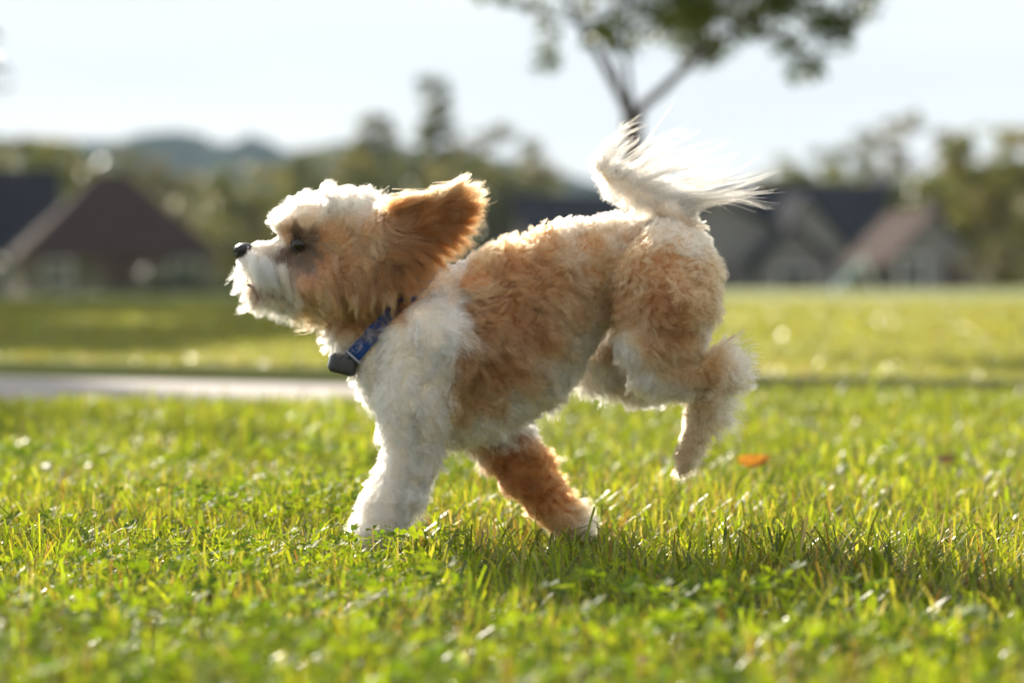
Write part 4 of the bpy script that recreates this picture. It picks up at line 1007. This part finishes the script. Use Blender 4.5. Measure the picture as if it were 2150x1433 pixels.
# a leafy twig of a nearer tree reaching into the top left corner
bt = empty('leaning_tree', (-3.6, 8.6, STEP)); tag(bt, 'leafy tree at the left edge with one twig reaching into the picture', 'tree')
def bl(px, py, D): return W(px, py, D) - np.array([-3.6, 8.6, STEP])
mb = MB(); mb.tube([(0, 0, -.05), (0, 0, .5), (.05, 0, 1.5), (.02, .05, 2.6)], [.09, .07, .055, .03], 10, .05); mb.build('trunk', m_bark, bt, True)
mb = MB(); mb.tube([(.05, 0, 1.3), tuple(bl(-330, 200, 11.6)), tuple(bl(-120, 140, 11.3)), tuple(bl(-30, 120, 11.2)), tuple(bl(8, 150, 11.2))], [.03, .02, .012, .007, .003], 6); mb.build('branch', m_bark, bt, True)
cs = [bl(-8, 70, 11.2), bl(4, 150, 11.2), bl(8, 180, 11.2), bl(-20, 110, 11.3), bl(-60, 130, 11.3), bl(-40, 190, 11.3), bl(-110, 120, 11.4)]
rs = [.04, .05, .035, .05, .09, .07, .12]
for k in range(60):
    a = random.uniform(0, 2 * pi); q = random.random() ** .5 * .75; cs.append((cos(a) * q - .25, sin(a) * q, random.uniform(1.5, 3.6))); rs.append(random.uniform(.1, .2))
leaf_cloud('crown', cs, rs, 7000, .02, DG, bt, m_leafA, seed=13)

# woodland that fills the band below the skyline: one mass
cs = []; rs = []
rw = random.Random(4)
for k in range(420):
    x = rw.uniform(-110, 130); y = rw.uniform(235, 330); hh = rw.uniform(.75, 1.05) * np.interp(x, [-60, -46, -38, -30, -22, -14, -4, 4, 14, 26, 40, 60], [16, 15.0, 13.0, 11, 10.5, 13, 14, 12, 9, 10, 12, 15])
    for zf in (.25, .6, .8): cs.append((x + rw.gauss(0, 1.5), y, hh * zf - 2)); rs.append(hh * .24)
m_wood = m_leafA
PW = [(.11, .115, .05), (.16, .14, .07), (.18, .145, .09), (.09, .105, .045), (.19, .175, .07), (.14, .125, .06)]
o = leaf_cloud('woodland', cs, rs, 125000, .62, PW, None, m_wood, flat=.9, seed=17)
tag(o, 'far belt of mixed autumn woodland below the hills', 'woodland', kind='stuff')

# ------------------------------------------------------------------ houses
def brick_mat(name, c1, c2, mortar):
    m, nt, out = new_mat(name); b = nt.nodes.new('ShaderNodeBsdfPrincipled'); b.inputs['Roughness'].default_value = .9
    tc = nt.nodes.new('ShaderNodeTexCoord'); mp = nt.nodes.new('ShaderNodeMapping'); mp.inputs['Rotation'].default_value = (pi / 2, 0, 0)
    br = nt.nodes.new('ShaderNodeTexBrick'); br.inputs['Scale'].default_value = 4
    br.inputs['Color1'].default_value = (*c1, 1); br.inputs['Color2'].default_value = (*c2, 1); br.inputs['Mortar'].default_value = (*mortar, 1)
    nt.links.new(tc.outputs['Object'], mp.inputs[0]); nt.links.new(mp.outputs[0], br.inputs[0]); nt.links.new(br.outputs[0], b.inputs['Base Color'])
    nt.links.new(b.outputs[0], out.inputs['Surface']); return m
m_brick = brick_mat('red_brown_brick', (.14, .095, .08), (.11, .075, .065), (.20, .18, .165))
m_stone = brick_mat('grey_stone', (.22, .21, .21), (.17, .165, .17), (.25, .24, .24))
m_roofd = simple_mat('dark_shingle', (.018, .020, .028), (.035, .037, .045), 2.5, .95, .4, bscale=12, spec=.05)
m_roofb = simple_mat('brown_shingle', (.045, .034, .032), (.068, .051, .047), 2.5, .95, .4, bscale=12, spec=.05)
m_rooft = simple_mat('tan_grey_shingle', (.075, .054, .048), (.10, .074, .066), 2.5, .95, .4, bscale=12, spec=.05)
m_trim = simple_mat('white_trim', (.55, .54, .52), (.62, .61, .59), 5, .6)
m_pane = simple_mat('window_glass', (.02, .025, .03), (.03, .035, .045), 3, .08)
m_door = simple_mat('dark_door', (.06, .035, .03), None, 3, .5)
def house(px, D, w, d, wall_h, ridge_h, kind, rot, mw, mr, label, z0=None, wings=(), wins=3):
    p = W(px, 590, D); z = float(terrain(np.array([p[0]]), np.array([p[1]]))[0]) if z0 is None else z0
    root = empty('house', (p[0], p[1], z)); root.rotation_euler = (0, 0, radians(rot)); tag(root, label, 'house')
    def block(cx, cy_, w, d, wh, rh, kind):
        x0, x1, y0, y1 = cx - w / 2, cx + w / 2, cy_ - d / 2, cy_ + d / 2
        mb = MB(); mb.box(x0, x1, y0, y1, -.3, wh)
        if kind == 'gable': mb.poly([(x0, y0, wh), (x1, y0, wh), (cx, y0, rh - .12)]); mb.poly([(x0, y1, wh), (cx, y1, rh - .12), (x1, y1, wh)])
        mb.build('wall', mw, root)
        e = .35; t = .14
        if kind == 'gable':                                # ridge runs front to back, gable towards the viewer
            sl = (rh - wh) / (w / 2); ze = wh - e * sl
            for s in (-1, 1):
                m = MB(); xe = cx + s * (w / 2 + e)
                a = [(xe, y0 - e, ze), (cx, y0 - e, rh), (cx, y1 + e, rh), (xe, y1 + e, ze)]
                b = [(q[0], q[1], q[2] + t) for q in a]
                m.poly(a); m.poly(b[::-1])
                for i in range(4): m.poly([a[i], b[i], b[(i + 1) % 4], a[(i + 1) % 4]])
                m.build('roof', mr, root)
        elif kind == 'side':                               # ridge parallel to the front
            sl = (rh - wh) / (d / 2); ze = wh - e * sl
            for s in (-1, 1):
                m = MB(); ye = cy_ + s * (d / 2 + e)
                a = [(x0 - e, ye, ze), (x1 + e, ye, ze), (x1 + e, cy_, rh), (x0 - e, cy_, rh)]; b = [(q[0], q[1], q[2] + t) for q in a]
                m.poly(a); m.poly(b[::-1])
                for i in range(4): m.poly([a[i], b[i], b[(i + 1) % 4], a[(i + 1) % 4]])
                m.build('roof', mr, root)
            for xx in (x0, x1):
                g = MB(); g.poly([(xx, y0, wh), (xx, y1, wh), (xx, cy_, rh - .05)]); g.build('gable', mw, root)
        else:                                              # hip
            rl = max(0.6, (w - d) / 2 + .3); m = MB(); X0, X1, Y0, Y1 = x0 - e, x1 + e, y0 - e, y1 + e
            A, B, C, Dd = (X0, Y0, wh - .1), (X1, Y0, wh - .1), (X1, Y1, wh - .1), (X0, Y1, wh - .1); R0, R1 = (cx - rl, cy_, rh), (cx + rl, cy_, rh)
            m.poly([A, B, R1, R0]); m.poly([B, C, R1]); m.poly([C, Dd, R0, R1]); m.poly([Dd, A, R0]); m.poly([Dd, C, B, A]); m.build('roof', mr, root)
        return x0, x1, y0, y1
    def window(x, y, zc, ww, hh):
        f = MB(); f.box(x - ww / 2 - .1, x + ww / 2 + .1, y - .06, y + .02, zc - hh / 2 - .1, zc + hh / 2 + .1); fo = f.build('window', m_trim, root)
        for sx in (-1, 1):
            for sz in (-1, 1):
                g = MB(); g.box(x + sx * ww / 4 - ww / 4 + .03, x + sx * ww / 4 + ww / 4 - .03, y - .075, y - .062, zc + sz * hh / 4 - hh / 4 + .03, zc + sz * hh / 4 + hh / 4 - .03); g.build('pane', m_pane, fo)
    x0, x1, y0, y1 = block(0, 0, w, d, wall_h, ridge_h, kind)
    for k in range(wins):
        xx = x0 + (k + .5) * w / wins
        if k == wins // 2:
            g = MB(); g.box(xx - .5, xx + .5, y0 - .06, y0 + .02, 0, 2.1); do = g.build('door', m_door, root)
            g = MB(); g.box(xx + .34, xx + .40, y0 - .12, y0 - .06, 1.0, 1.1); g.build('handle', m_metal, do)
        else: window(xx, y0, 1.5, 1.1, 1.3)
    for (cx, cy_, w2, d2, wh2, rh2, kd_) in wings:
        a0, a1, b0, b1 = block(cx, cy_, w2, d2, wh2, rh2, kd_)
        window(cx, b0, min(1.5, wh2 * .55), 1.4, 1.2)
    if kind != 'hip':
        g = MB(); g.box(w * .22, w * .22 + .7, .2, .9, wall_h, ridge_h + .7); g.build('chimney', mw, root)
    return root
# left pair
house(235, 126, 8.2, 7.8, 2.5, 6.1, 'hip', 14, m_brick, m_roofb, 'brick house with steep pointed brown roof left of the dog')
house(-150, 150, 13, 9, 2.9, 7.2, 'side', 12, m_brick, m_roofd, 'house with large dark roof at the left edge', wings=((-3.2, -4.6, 3.2, 3, 2.4, 4.4, 'gable'),))
# right group
house(1450, 128, 9.6, 9, 2.6, 5.0, 'gable', 12, m_stone, m_roofd, 'grey house with broad front gable right behind the rump of the dog', wings=((2.9, -4.9, 3.0, 2.4, 2.3, 3.7, 'gable'),))
house(1745, 152, 11.5, 8.5, 3.2, 6.4, 'side', 14, m_stone, m_roofd, 'tall dark roofed house in the middle of the right group', wings=((-3.4, -4.2, 4.0, 3, 3.2, 5.6, 'gable'),))
house(1915, 120, 3.9, 4.6, 2.1, 4.05, 'gable', 15, m_stone, m_rooft, 'small gabled house with pale sunlit roof slope at right', wins=2)
house(1270, 150, 9, 8, 2.8, 5.8, 'side', 8, m_brick, m_roofd, 'dark roofed house seen low over the back of the dog')

# shrubs at the foot of the left house
def shrub(px, D, w, h, label, seed):
    p = W(px, 590, D); z = float(terrain(np.array([p[0]]), np.array([p[1]]))[0])
    t = empty('shrub', (p[0], p[1], z)); tag(t, label, 'shrub'); r = random.Random(seed); cs = []; rs = []
    for k in range(22): cs.append((r.uniform(-w / 2, w / 2), r.uniform(-.6, .6), r.uniform(.25, h * .85))); rs.append(r.uniform(.25, .45) * h * .7)
    mb = MB()
    for k in range(5): mb.tube([(r.uniform(-w / 3, w / 3), 0, -.2), (r.uniform(-w / 3, w / 3), r.uniform(-.3, .3), h * .7)], [.04, .01], 5)
    mb.build('stem', m_bark, t); leaf_cloud('foliage', cs, rs, 1500, .09, [(.02, .035, .012), (.03, .045, .015)], t, m_leafA, seed=seed)
shrub(110, 116, 4.6, 2.4, 'dark hedge shrub in front of the brick house at left', 1)
shrub(340, 117, 4.4, 2.4, 'dark shrub right of centre before the brick house', 2)
shrub(1830, 118, 1.6, 2.0, 'dark shrub between the two right houses', 3)
shrub(430, 118, 2.6, 1.5, 'dark shrub at the right corner of the brick house', 4)

# pale slanting board out on the far edge of the lawn
p0 = W(1748, 622, 52); p1 = W(1808, 560, 52)
bd = empty('slide', (p0[0], p0[1], float(terrain(np.array([p0[0]]), np.array([p0[1]]))[0]))); tag(bd, 'pale slanting play slide blurred at the far end of the lawn', 'slide')
m_pale = simple_mat('pale_plastic', (.50, .60, .60), (.56, .66, .66), 4, .5)
L_ = p1[0] - p0[0]; H_ = p1[2] - p0[2]
mb = MB(); n_ = 8
for k in range(n_):
    t0, t1 = k / n_, (k + 1) / n_
    z0_, z1_ = H_ * t0 ** 1.15 + .02, H_ * t1 ** 1.15 + .02
    mb.poly([(L_ * t0, -.2, z0_), (L_ * t1, -.2, z1_), (L_ * t1, .2, z1_), (L_ * t0, .2, z0_)])
    for s in (-.2, .2): mb.poly([(L_ * t0, s, z0_), (L_ * t1, s, z1_), (L_ * t1, s, z1_ + .12), (L_ * t0, s, z0_ + .12)])
mb.build('chute', m_pale, bd)
mb = MB()
for s in (-.2, .2): mb.tube([(L_ + .3, s, 0), (L_, s, H_ + .2)], [.02, .02], 8)
for k in range(3): mb.tube([(L_ + .3 - .3 * (k + 1) / 4, -.2, (H_ + .2) * (k + 1) / 4), (L_ + .3 - .3 * (k + 1) / 4, .2, (H_ + .2) * (k + 1) / 4)], [.015, .015], 8)
mb.build('ladder', m_trim, bd)

# ------------------------------------------------------------------ haze
HAZE = True
if HAZE:
    m, nt, out = new_mat('haze'); pv = nt.nodes.new('ShaderNodeVolumePrincipled')
    pv.inputs['Color'].default_value = (.62, .80, 1.0, 1); pv.inputs['Density'].default_value = .00011
    pv.inputs['Anisotropy'].default_value = .2
    nt.links.new(pv.outputs[0], out.inputs['Volume'])
    mb = MB(); mb.box(-2600, 2600, -60, 1750, -4.5, 140); hz = mb.build('haze', m); tag(hz, kind='stuff')
